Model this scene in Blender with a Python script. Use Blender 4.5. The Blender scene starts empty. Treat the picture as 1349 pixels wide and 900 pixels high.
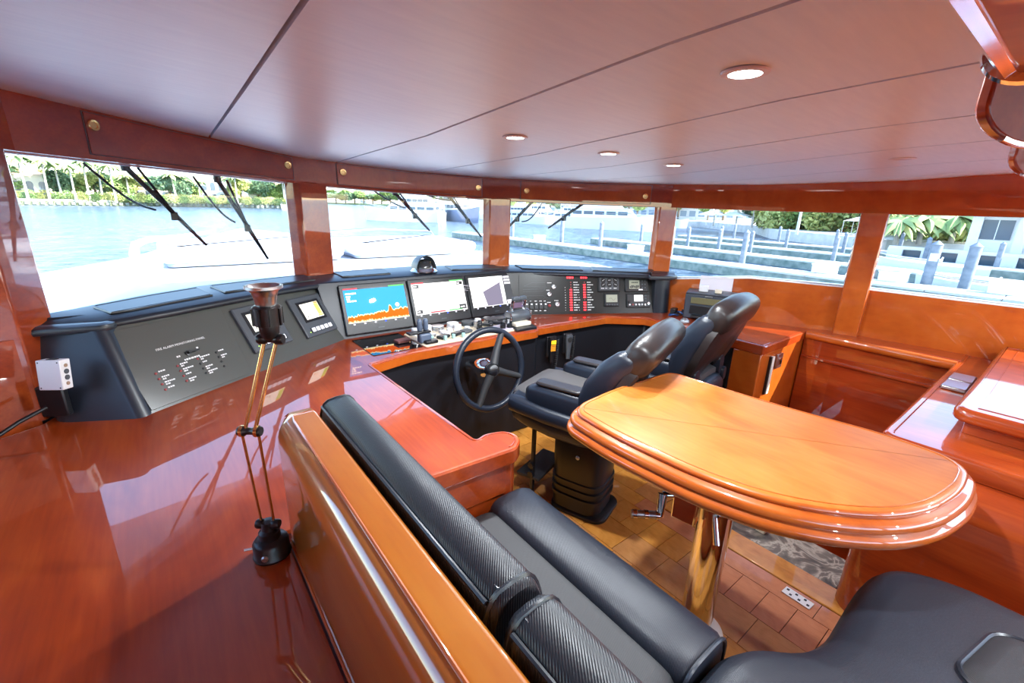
import bpy, bmesh, math, random
from mathutils import Vector as V, Matrix, noise as mnoise
random.seed(7)
R = math.radians
sc = bpy.context.scene
col = sc.collection
# ------------------------------------------------------------------ camera, sky, sun, exposure
cam_d = bpy.data.cameras.new('camera'); cam = bpy.data.objects.new('camera', cam_d); col.objects.link(cam)
cam_d.sensor_width = 36; cam_d.lens = 590 / 1349 * 36; cam_d.clip_start = 0.02; cam_d.clip_end = 5000
def cam_matrix(yaw, pitch, roll):
    cy, sy, cp, sp = math.cos(yaw), math.sin(yaw), math.cos(pitch), math.sin(pitch)
    f = V((sy*cp, cy*cp, -sp)); r = V((cy, -sy, 0)); d = f.cross(r)
    c, s = math.cos(roll), math.sin(roll)
    r2 = c*r + s*d; d2 = -s*r + c*d
    return Matrix(((r2.x, -d2.x, -f.x), (r2.y, -d2.y, -f.y), (r2.z, -d2.z, -f.z)))
cam.matrix_world = Matrix.Translation((0, 0, 1.78)) @ cam_matrix(R(38.4), R(17.0), R(-1.6)).to_4x4()
sc.camera = cam
SUN_DIR = V((math.cos(R(34))*math.cos(R(-58)), math.cos(R(34))*math.sin(R(-58)), math.sin(R(34))))   # to the sun: from the starboard quarter
w = bpy.data.worlds.new('sky'); sc.world = w; w.use_nodes = True
nt = w.node_tree; bg = nt.nodes['Background']
sky = nt.nodes.new('ShaderNodeTexSky'); sky.sky_type = 'NISHITA'; sky.sun_disc = False
sky.sun_elevation = R(34); sky.sun_rotation = math.atan2(SUN_DIR.x, SUN_DIR.y); sky.air_density = 1.0; sky.dust_density = .4; sky.ozone_density = 2.0
nt.links.new(sky.outputs[0], bg.inputs[0]); bg.inputs[1].default_value = 0.48
sun_d = bpy.data.lights.new('sun', 'SUN'); sun_d.energy = 10; sun_d.angle = R(0.6); sun_d.color = (1, .93, .82)
sun = bpy.data.objects.new('sun', sun_d); col.objects.link(sun)
sun.rotation_euler = SUN_DIR.to_track_quat('Z', 'Y').to_euler()
sc.view_settings.view_transform = 'Standard'; sc.view_settings.look = 'None'; sc.view_settings.gamma = 1
sc.view_settings.use_curve_mapping = False
sc.view_settings.exposure = 0.92
DOWNLIGHT_W = 13.5
sc.cycles.max_bounces = 10; sc.cycles.diffuse_bounces = 6; sc.cycles.glossy_bounces = 5; sc.cycles.transparent_max_bounces = 12
sc.cycles.caustics_reflective = False; sc.cycles.caustics_refractive = False; sc.cycles.sample_clamp_indirect = 6
sc.cycles.use_denoising = True

# ------------------------------------------------------------------ materials
def mat(name, c, rough=.5, metal=0, coat=0, coat_rough=.03, spec=.5, emit=None, estr=1.0, **k):
    m = bpy.data.materials.new(name); m.use_nodes = True; b = m.node_tree.nodes['Principled BSDF']
    b.inputs['Base Color'].default_value = (*c, 1); b.inputs['Roughness'].default_value = rough; b.inputs['Metallic'].default_value = metal
    b.inputs['Coat Weight'].default_value = coat; b.inputs['Coat Roughness'].default_value = coat_rough; b.inputs['Specular IOR Level'].default_value = spec
    if emit: b.inputs['Emission Color'].default_value = (*emit, 1); b.inputs['Emission Strength'].default_value = estr
    return m
def N(m, t, **kw):
    n = m.node_tree.nodes.new(t)
    for a, b in kw.items(): setattr(n, a, b)
    return n
def L(m, a, b): m.node_tree.links.new(a, b)
def coords(m, scale=(1, 1, 1), rot=(0, 0, 0)):
    tc = N(m, 'ShaderNodeTexCoord'); mp = N(m, 'ShaderNodeMapping'); mp.inputs['Scale'].default_value = scale; mp.inputs['Rotation'].default_value = rot
    L(m, tc.outputs['Object'], mp.inputs['Vector']); return mp.outputs[0]
def ramp(m, fac, stops):
    r = N(m, 'ShaderNodeValToRGB'); e = r.color_ramp.elements
    while len(e) < len(stops): e.new(.5)
    for q, (p, c) in zip(e, stops): q.position = p; q.color = (*c, 1)
    L(m, fac, r.inputs[0]); return r.outputs[0]
def bump(m, h, strength=.1, dist=.01, target='Normal'):
    b = N(m, 'ShaderNodeBump'); b.inputs['Strength'].default_value = strength; b.inputs['Distance'].default_value = dist
    L(m, h, b.inputs['Height']); L(m, b.outputs[0], m.node_tree.nodes['Principled BSDF'].inputs[target]); return b
def wood(name, dark, mid, light, scale=(3, 1.0, 3), coat=1.0, rough=.35, wob=.015, rot=(0, 0, 0)):
    m = mat(name, mid, rough, coat=coat, coat_rough=.02, spec=.3); m.node_tree.nodes['Principled BSDF'].inputs['Coat IOR'].default_value = 1.75
    v = coords(m, scale, rot)
    n = N(m, 'ShaderNodeTexNoise'); n.inputs['Scale'].default_value = 1.6; n.inputs['Detail'].default_value = 7; n.inputs['Distortion'].default_value = 1.4; L(m, v, n.inputs['Vector'])
    v2 = coords(m, (scale[0]*7, scale[1]*1.2, scale[2]*7), rot)
    g = N(m, 'ShaderNodeTexNoise'); g.inputs['Scale'].default_value = 4; g.inputs['Detail'].default_value = 5; L(m, v2, g.inputs['Vector'])
    mx = N(m, 'ShaderNodeMix'); mx.inputs[0].default_value = .3; L(m, n.outputs[0], mx.inputs[2]); L(m, g.outputs[0], mx.inputs[3])
    L(m, ramp(m, mx.outputs[0], [(.3, dark), (.5, mid), (.7, light)]), m.node_tree.nodes['Principled BSDF'].inputs['Base Color'])
    w_ = N(m, 'ShaderNodeTexNoise'); w_.inputs['Scale'].default_value = 3.5; L(m, coords(m), w_.inputs['Vector'])
    bump(m, w_.outputs[0], wob, .02, 'Coat Normal')
    return m
def leather(name, c, rough=.42, ribs=True, ax='X', freq=95):
    m = mat(name, c, rough, spec=.45)
    n = N(m, 'ShaderNodeTexNoise'); n.inputs['Scale'].default_value = 160; L(m, coords(m), n.inputs['Vector'])
    if ribs:
        wv = N(m, 'ShaderNodeTexWave'); wv.bands_direction = 'X'; wv.inputs['Scale'].default_value = freq*.95; wv.inputs['Distortion'].default_value = .1
        L(m, coords(m, rot=(0, 0, R(38))), wv.inputs['Vector']); a = N(m, 'ShaderNodeMath', operation='ADD'); L(m, wv.outputs['Fac'], a.inputs[0]); L(m, n.outputs[0], a.inputs[1])
        bump(m, a.outputs[0], .22, .003)
    else: bump(m, n.outputs[0], .12, .002)
    return m
W_RED = wood('cherry varnished', (.22, .025, .004), (.34, .045, .006), (.46, .080, .010))
W_TRIM = wood('cherry trim', (.36, .060, .006), (.47, .094, .009), (.55, .130, .015), scale=(2, 2, 1))
W_TABLE = wood('burl table', (.33, .082, .012), (.43, .128, .020), (.51, .175, .036), scale=(2.2, 1.4, 3))
W_TABLE.node_tree.nodes['Principled BSDF'].inputs['Coat Weight'].default_value = .55; W_TABLE.node_tree.nodes['Principled BSDF'].inputs['Coat IOR'].default_value = 1.5
W_PART = wood('honey cherry', (.38, .092, .007), (.49, .142, .010), (.55, .185, .018), scale=(2, 1.2, 2))
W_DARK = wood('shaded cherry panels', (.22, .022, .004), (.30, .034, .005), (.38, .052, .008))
W_FLOORS = [wood('teak plank %s' % k, d, m_, l, scale=(5, 5, 5), coat=.22, rough=.35, wob=.004) for k, d, m_, l in (
    ('amber', (.50, .180, .025), (.62, .255, .045), (.70, .315, .070)), ('tan', (.44, .180, .050), (.55, .240, .075), (.62, .290, .105)), ('rosy_reflection', (.42, .145, .060), (.53, .195, .085), (.60, .245, .115)))]
LEA = leather('ribbed charcoal leather', (.013, .016, .025)); LEA_FLAT = leather('grey ribbed seat fabric', (.028, .028, .031), .6, True, freq=110)
LEA_S = leather('smooth black leather', (.010, .014, .024), .36, False); LEA_G = leather('grey perforated leather', (.060, .056, .056), .6, False)
LEA_W = leather('brown black leather', (.016, .012, .012), .34, False)
PIPE = mat('black piping', (.02, .024, .034), .3)
DASH = mat('dash vinyl', (.017, .021, .031), .36); DASH_P = mat('grey dash panel', (.075, .079, .072), .22, coat=.4, coat_rough=.06)
DASH_S = mat('dark switch panel', (.020, .020, .019), .3, spec=.3); KNEE = mat('black padded knee wall', (.008, .009, .013), .5, spec=.3)
BLACK = mat('black plastic', (.008, .008, .010), .35); BLACK_M = mat('matt black', (.02, .02, .022), .6); GREYP = mat('grey plastic', (.07, .078, .09), .4)
CHROME = mat('chrome', (.85, .86, .88), .06, 1); BRASS = mat('brass', (.85, .58, .25), .18, 1); STEEL = mat('brushed steel', (.55, .56, .58), .3, 1)
WHITE = mat('white plastic', (.78, .78, .80), .4); PAPER = mat('paper', (.80, .78, .86), .8); IVORY = mat('ivory plastic', (.8, .72, .56), .45)
CEIL = mat('brushed ceiling panel', (.66, .645, .66), .5, coat=.7, coat_rough=.38, spec=.6); CEIL.node_tree.nodes['Principled BSDF'].inputs['Coat IOR'].default_value = 1.8; 
_n = N(CEIL, 'ShaderNodeTexNoise'); _n.inputs['Scale'].default_value = 6; _n.inputs['Detail'].default_value = 4; L(CEIL, coords(CEIL, (1.2, 9, 1), (0, 0, R(14))), _n.inputs['Vector'])
L(CEIL, ramp(CEIL, _n.outputs[0], [(.3, (.74, .86, .95)), (.7, (.80, .92, .99))]), CEIL.node_tree.nodes['Principled BSDF'].inputs['Base Color'])
SEAM = mat('seam shadow gap', (.16, .16, .17), .7)
GEL = mat('white gelcoat', (.60, .63, .68), .25, coat=.3); PAD = mat('white vinyl sun pad', (.66, .70, .78), .5); PAD_B = mat('blue grey pad base', (.25, .31, .40), .6)
RED_L = mat('red indicator', (.5, .01, .01), .4, emit=(1, .02, .03), estr=3.0); RED_D = mat('dull red indicator', (.30, .05, .05), .4)
MARBLE = mat('dark marble', (.10, .085, .07), .45)
_n = N(MARBLE, 'ShaderNodeTexNoise'); _n.inputs['Scale'].default_value = 5; _n.inputs['Detail'].default_value = 8; _n.inputs['Distortion'].default_value = 2.5; L(MARBLE, coords(MARBLE), _n.inputs['Vector'])
L(MARBLE, ramp(MARBLE, _n.outputs[0], [(.35, (.05, .045, .04)), (.5, (.16, .135, .11)), (.56, (.40, .36, .30)), (.62, (.12, .10, .085))]), MARBLE.node_tree.nodes['Principled BSDF'].inputs['Base Color'])
def emi(name, c, s=1.0):
    m = mat(name, (0, 0, 0), .5, coat=.7, coat_rough=.02, spec=0, emit=c, estr=s); return m
def glass(name, tint=(1, 1, 1), refl=.045):
    m = bpy.data.materials.new(name); m.use_transparent_shadow = True; m.use_nodes = True; t = m.node_tree; t.nodes.remove(t.nodes['Principled BSDF'])
    a = t.nodes.new('ShaderNodeBsdfTransparent'); a.inputs[0].default_value = (*tint, 1); g = t.nodes.new('ShaderNodeBsdfGlossy'); g.inputs['Roughness'].default_value = .01
    f = t.nodes.new('ShaderNodeLayerWeight'); f.inputs[0].default_value = .5; mx = t.nodes.new('ShaderNodeMixShader')
    pw = t.nodes.new('ShaderNodeMath'); pw.operation = 'POWER'; pw.inputs[1].default_value = 5; mu = t.nodes.new('ShaderNodeMath'); mu.operation = 'MULTIPLY_ADD'; mu.inputs[1].default_value = .5; mu.inputs[2].default_value = .02
    t.links.new(f.outputs['Facing'], pw.inputs[0]); t.links.new(pw.outputs[0], mu.inputs[0]); t.links.new(mu.outputs[0], mx.inputs[0]); t.links.new(a.outputs[0], mx.inputs[1]); t.links.new(g.outputs[0], mx.inputs[2])
    t.links.new(mx.outputs[0], t.nodes['Material Output'].inputs[0]); return m
GLASS = glass('window glass', (.96, .98, .985)); CLEAR = glass('clear glass')

# ------------------------------------------------------------------ mesh helpers
class MB:
    def __init__(s, M=None): s.bm = bmesh.new(); s.M = M
    def v(s, p): p = V(p); return s.bm.verts.new(s.M @ p if s.M else p)
    def face(s, vs):
        try: return s.bm.faces.new(vs)
        except ValueError: return None
    def poly(s, pts): s.face([s.v(p) for p in pts]); return s
    def box(s, c, d, rz=0, M=None):
        c = V(c); h = V(d)/2; q = Matrix.Rotation(rz, 3, 'Z') if M is None else M
        vs = [s.v(c + q @ V((x*h.x, y*h.y, z*h.z))) for x in (-1, 1) for y in (-1, 1) for z in (-1, 1)]
        for f in ((0, 1, 3, 2), (4, 6, 7, 5), (0, 4, 5, 1), (2, 3, 7, 6), (0, 2, 6, 4), (1, 5, 7, 3)): s.face([vs[i] for i in f])
        return s
    def loft(s, rings, cap=True, closed=True):
        rs = [[s.v(p) for p in r] for r in rings]; n = len(rs[0])
        for a, b in zip(rs, rs[1:]):
            for i in range(n if closed else n-1):
                j = (i+1) % n; s.face((a[i], a[j], b[j], b[i]))
        if cap: s.face(rs[0][::-1]); s.face(rs[-1])
        return s
    def cyl(s, a, b, r, r2=None, n=16): return s.tube([a, b], [r, r if r2 is None else r2], n)
    def tube(s, pts, r, n=10, closed=False):
        pts = [V(p) for p in pts]; rr = r if isinstance(r, (list, tuple)) else [r]*len(pts); rings = []; prev = None; k = len(pts)
        for i, p in enumerate(pts):
            t = (pts[(i+1) % k] - pts[i-1]) if closed else (pts[min(i+1, k-1)] - pts[max(i-1, 0)])
            t.normalize()
            u = (t.orthogonal() if prev is None else prev - t*prev.dot(t)).normalized(); prev = u; w_ = t.cross(u)
            rings.append([p + (u*math.cos(2*math.pi*j/n) + w_*math.sin(2*math.pi*j/n))*rr[i] for j in range(n)])
        if closed: rings.append(rings[0]); return s.loft(rings, False)
        return s.loft(rings)
    def lathe(s, prof, c=(0, 0, 0), ax=(0, 0, 1), n=24):
        c = V(c); ax = V(ax).normalized(); u = ax.orthogonal().normalized(); w_ = ax.cross(u)
        return s.loft([[c + ax*z + (u*math.cos(2*math.pi*j/n) + w_*math.sin(2*math.pi*j/n))*max(r, 1e-4) for j in range(n)] for r, z in prof])
    def prism(s, pts, h):       # pts 3d loop, h extrusion vector
        h = V(h); return s.loft([[V(p) for p in pts], [V(p)+h for p in pts]])
    def tiers(s, out, prof):    # plan outline (counter-clockwise), list of (outward offset, z)
        prof = list(prof) + [(prof[-1][0]-.0006, prof[-1][1])]
        return s.loft([[V((x, y, z)) for x, y in offset(out, o)] for o, z in prof])
    def build(s, name, m, parent=None, bevel=0, seg=2, sub=0, smooth=40, at=None):
        bm = s.bm; bmesh.ops.remove_doubles(bm, verts=bm.verts, dist=1e-5); bmesh.ops.recalc_face_normals(bm, faces=bm.faces)
        if at is not None: bmesh.ops.translate(bm, verts=bm.verts, vec=-V(at))
        elif parent is not None and parent.name in ORG: bmesh.ops.translate(bm, verts=bm.verts, vec=-ORG[parent.name])
        me = bpy.data.meshes.new(name); bm.to_mesh(me); bm.free()
        if smooth: me.polygons.foreach_set('use_smooth', [True]*len(me.polygons)); me.set_sharp_from_angle(angle=R(smooth))
        for q in (m if isinstance(m, (list, tuple)) else [m]): me.materials.append(q)
        o = bpy.data.objects.new(name, me); col.objects.link(o)
        if parent is not None: o.parent = parent; 
        if parent is not None and parent.name in ORG: ORG[o.name] = ORG[parent.name]
        if at is not None: o.location = at; ORG[o.name] = V(at)
        if bevel:
            b = o.modifiers.new('bevel', 'BEVEL'); b.width = bevel; b.segments = seg; b.limit_method = 'ANGLE'; b.angle_limit = R(35); b.harden_normals = False
        if sub: q = o.modifiers.new('sub', 'SUBSURF'); q.levels = sub; q.render_levels = sub
        return o
ORG = {}
def offset(out, d):
    n = len(out); res = []
    for i in range(n):
        p0, p1, p2 = V(out[i-1]), V(out[i]), V(out[(i+1) % n]); a = (p1-p0).normalized(); b = (p2-p1).normalized()
        na = V((a.y, -a.x)); nb = V((b.y, -b.x)); m = na+nb
        m = m/max(m.length_squared/2, .5) if m.length > 1e-6 else na
        res.append(p1 + m*d)
    return [(p.x, p.y) for p in res]
def rrect(x0, x1, y0, y1, r, n=6):
    rs = r if isinstance(r, (list, tuple)) else [r]*4; o = []
    for (cx, cy, a), q in zip(((x1, y0, -90), (x1, y1, 0), (x0, y1, 90), (x0, y0, 180)), rs):
        sx = -1 if cx == x1 else 1; sy = -1 if cy == y1 else 1
        for k in range(n+1):
            t = R(a + 90*k/n); o.append((cx + sx*q + q*math.cos(t), cy + sy*q + q*math.sin(t)))
    return o
def fillet(pts, r, n=5):
    o = []; k = len(pts)
    for i in range(k):
        a, b, c = V(pts[i-1]), V(pts[i]), V(pts[(i+1) % k]); q = r[i] if isinstance(r, (list, tuple)) else r
        q = min(q, (a-b).length*.49, (c-b).length*.49)
        p, s_ = b + (a-b).normalized()*q, b + (c-b).normalized()*q
        if q < 1e-4: o.append(tuple(b)); continue
        da, dc = (a-b).normalized(), (c-b).normalized(); ph = math.acos(max(-1, min(1, da.dot(dc))))/2
        if ph > 1.56: o.append(tuple(b)); continue
        ce = b + (da+dc).normalized()*q/math.cos(ph); r0, r1 = p-ce, s_-ce; tot = r0.angle_signed(r1) if r0.length > 1e-9 else 0
        for j in range(n+1):
            t = -tot*j/n; o.append((ce.x + r0.x*math.cos(t) - r0.y*math.sin(t), ce.y + r0.x*math.sin(t) + r0.y*math.cos(t)))
    return o
def sup(c, ux, uy, a, b, n=20, e=.6):
    c, ux, uy = V(c), V(ux), V(uy); o = []
    for j in range(n):
        t = 2*math.pi*j/n; x, y = math.cos(t), math.sin(t)
        o.append(c + ux*a*math.copysign(abs(x)**e, x) + uy*b*math.copysign(abs(y)**e, y))
    return o
def tag(o, label=None, cat=None, group=None, kind=None):
    for k, q in (('label', label), ('category', cat), ('group', group), ('kind', kind)):
        if q: o[k] = q
    return o
def thing(name, label, cat, loc=(0, 0, 0), group=None, world=True):
    o = bpy.data.objects.new(name, None); col.objects.link(o); o.location = loc; o.empty_display_size = .05
    if world: ORG[o.name] = V(loc)
    return tag(o, label, cat, group)
def copy_tree(o, loc=None, label=None, parent=None):
    c = o.copy(); col.objects.link(c)
    if parent is not None: c.parent = parent
    for ch in list(o.children): copy_tree(ch, None, None, c)
    if loc is not None: c.location = loc
    if label: c['label'] = label
    return c
def share(o, name, parent, loc=None):   # another piece with the same mesh
    c = o.copy(); c.name = name; col.objects.link(c); c.parent = parent
    if loc is not None: c.location = loc
    return c
def struct(o): o['kind'] = 'structure'; return o
def part(name, m, parent, fn, bevel=0, **k):
    b = MB(); fn(b); return b.build(name, m, parent, bevel, **k)
def text(name, s, size, M, m, parent):
    cu = bpy.data.curves.new(name, 'FONT'); cu.body = s; cu.size = size; cu.extrude = .0004; cu.resolution_u = 2; cu.align_x = 'LEFT'
    t = bpy.data.objects.new(name, cu); col.objects.link(t); dg = bpy.context.evaluated_depsgraph_get()
    me = bpy.data.meshes.new_from_object(t.evaluated_get(dg)); bpy.data.objects.remove(t)
    off = ORG.get(parent.name, V((0, 0, 0)))
    me.transform(Matrix.Translation(-off) @ M); me.materials.clear(); me.materials.append(m)
    o = bpy.data.objects.new(name, me); col.objects.link(o); o.parent = parent; return o
def frame(b0, b1, t0):   # a panel's own axes: u along its foot, v up its face, n out of it
    b0, b1, t0 = V(b0), V(b1), V(t0); u = (b1-b0).normalized(); v = t0-b0; v = (v-u*v.dot(u)).normalized(); n = u.cross(v)
    return Matrix(((u.x, v.x, n.x, b0.x), (u.y, v.y, n.y, b0.y), (u.z, v.z, n.z, b0.z), (0, 0, 0, 1)))
# ================================================================== SETTING: the wheelhouse shell
def cz(x, y):
    z = 2.125 - .06*x + .0085*x*x
    return z - .035*min(max((y-.6)/1.2, 0), 1)*min(max((x-.2)/.6, 0), 1) + .03*min(max((x-3.4)/.8, 0), 1)*min(max((.9-y)/.6, 0), 1)
# plan of the glass, port aft round the bow to starboard aft: x, y, sill, head
G = [(-1.12, -2.2, 1.22, 1.93), (-1.06, -.6, 1.22, 1.93), (-1.0, .75, 1.22, 1.93), (-.86, 2.30, 1.22, 1.93), (-.49, 2.53, 1.22, 1.93), (-.415, 2.73, 1.17, 1.93), (.12, 3.2, 1.17, 1.915), (.90, 3.5, 1.17, 1.875),
     (1.68, 3.56, 1.17, 1.845), (2.47, 3.38, 1.15, 1.812), (3.15, 2.97, 1.15, 1.80), (3.70, 2.43, 1.15, 1.793), (4.02, 1.78, 1.225, 1.787), (4.25, 1.07, 1.228, 1.787), (4.36, .19, 1.23, 1.79), (4.42, -.9, 1.23, 1.795), (4.45, -2.2, 1.23, 1.80)]
G2 = [V(g[:2]) for g in G]
def inward(i, d):
    a = G2[max(i-1, 0)]; b = G2[i]; c = G2[min(i+1, len(G2)-1)]
    t = ((b-a).normalized() if i else V((0, 0))) + ((c-b).normalized() if i < len(G2)-1 else V((0, 0))); t.normalize()
    return b + V((t.y, -t.x))*d
def wall_run(i0, i1, zlo, zhi, d_in, d_out, m, name):
    b = MB(); rings = []
    for i in range(i0, i1+1):
        p, q = inward(i, d_in), inward(i, -d_out); lo, hi = zlo(i), zhi(i)
        rings.append([V((p.x, p.y, lo)), V((q.x, q.y, lo)), V((q.x, q.y, hi)), V((p.x, p.y, hi))])
    b.loft(rings); return struct(b.build(name, m, smooth=25))
HEAD = .05
ctop = lambda i: cz(*inward(i, HEAD)) + .05
wall_front = wall_run(4, 11, lambda i: G[i][3], ctop, HEAD, .065, W_RED, 'wall_front')
wall_run(11, 16, lambda i: G[i][3], ctop, HEAD, .12, W_TRIM, 'trim_1')
wall_run(0, 4, lambda i: G[i][3], ctop, HEAD, .12, W_RED, 'trim_2')
wall_star = wall_run(11, 16, lambda i: -1.0, lambda i: G[i][2], 0, .12, W_TRIM, 'wall_starboard')
wall_run(2, 4, lambda i: 0, lambda i: G[i][2], 0, .12, W_RED, 'wall_port'); wall_run(0, 2, lambda i: 0, lambda i: G[i][3], 0, .12, W_RED, 'trim_14')
wall_run(4, 11, lambda i: 0, lambda i: G[i][2]-.04, -.02, .12, BLACK_M, 'trim_3')
struct(MB().box((1.65, -2.26, .45), (6.0, .1, 1.3)).build('wall_aft', W_RED)); struct(MB().box((1.65, -2.26, 2.06), (6.0, .1, .30)).build('trim_15', W_RED))
for k, x in enumerate((-1.1, 1.65, 4.35)): struct(MB().box((x, -2.26, 1.5), (.16, .1, .84)).build('trim_%d' % (16+k), W_RED))
wall_run(11, 16, lambda i: G[i][2]-.004, lambda i: G[i][2]+.003, .004, .12, WHITE, "trim_4")
# ceiling: a dark slab with separate panels hung below it, seams left open between them
def ceil_strip(fx0, fx1, ys, z_up, z_dn, nx=5):
    b = MB(); top = []; bot = []
    for y in ys:
        x0, x1 = fx0(y), fx1(y); xs = [x0 + (x1-x0)*k/nx for k in range(nx+1)]
        bot.append([b.v((x, y, cz(x, y)+z_dn)) for x in xs]); top.append([b.v((x, y, cz(x, y)+z_up)) for x in xs])
    n = nx; m = len(ys)
    for j in range(m-1):
        for i in range(n):
            b.face((bot[j][i], bot[j+1][i], bot[j+1][i+1], bot[j][i+1])); b.face((top[j][i], top[j][i+1], top[j+1][i+1], top[j+1][i]))
        b.face((bot[j][0], top[j][0], top[j+1][0], bot[j+1][0])); b.face((bot[j][n], bot[j+1][n], top[j+1][n], top[j][n]))
    for j in (0, m-1):
        for i in range(n): b.face((bot[j][i], bot[j][i+1], top[j][i+1], top[j][i]))
    return b
YS = [-2.3, -1.6, -1.0, -.5, 0, .3, .6, .9, 1.2, 1.5, 1.8, 2.3, 2.8, 3.3, 3.75]
ceiling = struct(ceil_strip(lambda y: -1.3, lambda y: 4.6, YS, .06, .03, 24).build('ceiling', SEAM))
seams = [lambda y: -1.25, lambda y: .243 + .030*y, lambda y: .775 + .097*y, lambda y: 1.255 + .158*y, lambda y: 1.745 + .20*y, lambda y: 2.22 + .26*y, lambda y: 2.83 + .30*y, lambda y: 3.55 + .34*y, lambda y: 4.6]
for k, (a, b_) in enumerate(zip(seams, seams[1:])):
    g = .006
    lo, hi = (lambda y, a=a: min(a(y)+g, 4.55)), (lambda y, b_=b_: min(b_(y)-g, 4.58))
    ceil_strip(lo, hi, YS, .028, 0, 6).build('ceiling_panel', CEIL, ceiling)
# pillars between the windows
def pillar(pts, z0, z1, name, m=W_TRIM, bev=.008):
    return struct(MB().prism([V((x, y, z0)) for x, y in pts], (0, 0, z1-z0)).build(name, m, bevel=bev))
pillar([(-.405, 2.72), (-.475, 2.53), (-.95, 2.43), (-.95, 2.62), (-.5, 2.85)], .86, 1.96, 'trim_5', W_RED)
pillar([(.755, 3.49), (.835, 3.425), (1.03, 3.47), (.98, 3.62), (.8, 3.62)], 1.14, 1.89, 'trim_6', W_RED)
pillar([(2.345, 3.43), (2.37, 3.355), (2.53, 3.265), (2.60, 3.36), (2.42, 3.48)], 1.14, 1.83, 'trim_7')
pillar([(3.60, 2.53), (3.60, 2.47), (3.70, 2.365), (3.78, 2.42), (3.68, 2.56)], 1.13, 1.81, 'trim_8')
pillar([(4.215, 1.15), (4.165, 1.13), (4.20, .975), (4.26, .98), (4.32, 1.16)], .80, 1.80, 'trim_9')
pillar([(-.92, 1.0), (-1.0, .7), (-1.1, .7), (-1.05, 1.05)], .86, 1.96, 'trim_10', W_RED)
# windows: aluminium reveal and a pane each
def window(n, idx):
    pts = [V(g[:2]) for g in idx]; zb = [g[2] for g in idx]; zt = [g[3] for g in idx]; t_ = .03
    def ring(i, lo, hi, d):
        a = pts[max(i-1, 0)]; c = pts[min(i+1, len(pts)-1)]; t = (c-a).normalized(); q = pts[i] + V((-t.y, t.x))*d
        return q.x, q.y
    b = MB()
    for lohi in (0, 1):
        rings = []
        for i in range(len(pts)):
            z0 = zb[i]-.02 if lohi == 0 else zt[i]-(.004 if n < 4 else .002); z1 = zb[i]+.012 if lohi == 0 else zt[i]+.03
            p, q = ring(i, 0, 0, .03), ring(i, 0, 0, .09)
            rings.append([V((*p, z0)), V((*q, z0)), V((*q, z1)), V((*p, z1))])
        b.loft(rings)
    f = struct(b.build('window_%d' % n, STEEL if n > 3 else WHITE))
    b = MB(); rings = []
    for i in range(len(pts)):
        p, q = ring(i, 0, 0, .055), ring(i, 0, 0, .061)
        rings.append([V((*p, zb[i]-.02)), V((*q, zb[i]-.02)), V((*q, zt[i]+.03)), V((*p, zt[i]+.03))])
    b.loft(rings); b.build('pane', GLASS, f, smooth=0)
window(1, G[5:8]); window(2, G[7:10]); window(3, G[9:12]); window(4, G[11:14]); window(5, G[13:17]); window(6, G[2:5]); window(7, [(4.4, -2.2, 1.12, 1.9), (1.65, -2.2, 1.12, 1.9), (-1.1, -2.2, 1.12, 1.9)])  # last window, aft and unseen, is added to throw daylight on the ceiling
# header lockers with brass pulls, let into the front wall
def locker(st, knobs, m):      # st: stations (segment, fraction) along the header
    def pt(a, u):
        p, q = inward(a, HEAD), inward(a+1, HEAD); c = p.lerp(q, u); d = (q-p).normalized(); return c, V((d.y, -d.x)), G[a][3]*(1-u) + G[a+1][3]*u
    def P(a, u, f, o, k=0): c, n, zb = pt(a, u); zt = cz(c.x, c.y); p, q = inward(a, HEAD), inward(a+1, HEAD); d = (q-p).normalized(); c = c + n*o + d*k; return V((c.x, c.y, zb + (zt-zb)*f))
    def sheet(f0, f1, o0, o1, e, m_, name, par):
        rings = []
        for i, (a, u) in enumerate(st):
            k = e if i == 0 else (-e if i == len(st)-1 else 0); rings.append([P(a, u, f0, o0, k), P(a, u, f0, o1, k), P(a, u, f1, o1, k), P(a, u, f1, o0, k)])
        return MB().loft(rings).build(name, m_, par, smooth=25)
    sheet(.10, .95, .0, .003, 0, SEAM, 'shadow_gap', wall_front); dr = sheet(.118, .932, .0, .006, .006, m, 'locker_door', wall_front)
    for a, u, f in knobs:
        c = P(a, u, f, .006); n = pt(a, u)[1]; MB().lathe([(.0, .004), (.013, .004), (.015, .008), (.022, .009), (.026, .004), (.026, 0)], c, (n.x, n.y, 0), 20).build('brass_pull', BRASS, dr)
locker([(5, .40), (5, .999), (6, .86)], [(5, .455, .70), (6, .81, .62)], W_RED)
locker([(7, .25), (7, .999), (8, .80)], [(7, .31, .62), (8, .75, .5)], W_TRIM)
locker([(9, .24), (9, .999), (10, .76)], [(9, .31, .5), (10, .69, .45)], W_TRIM)
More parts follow.
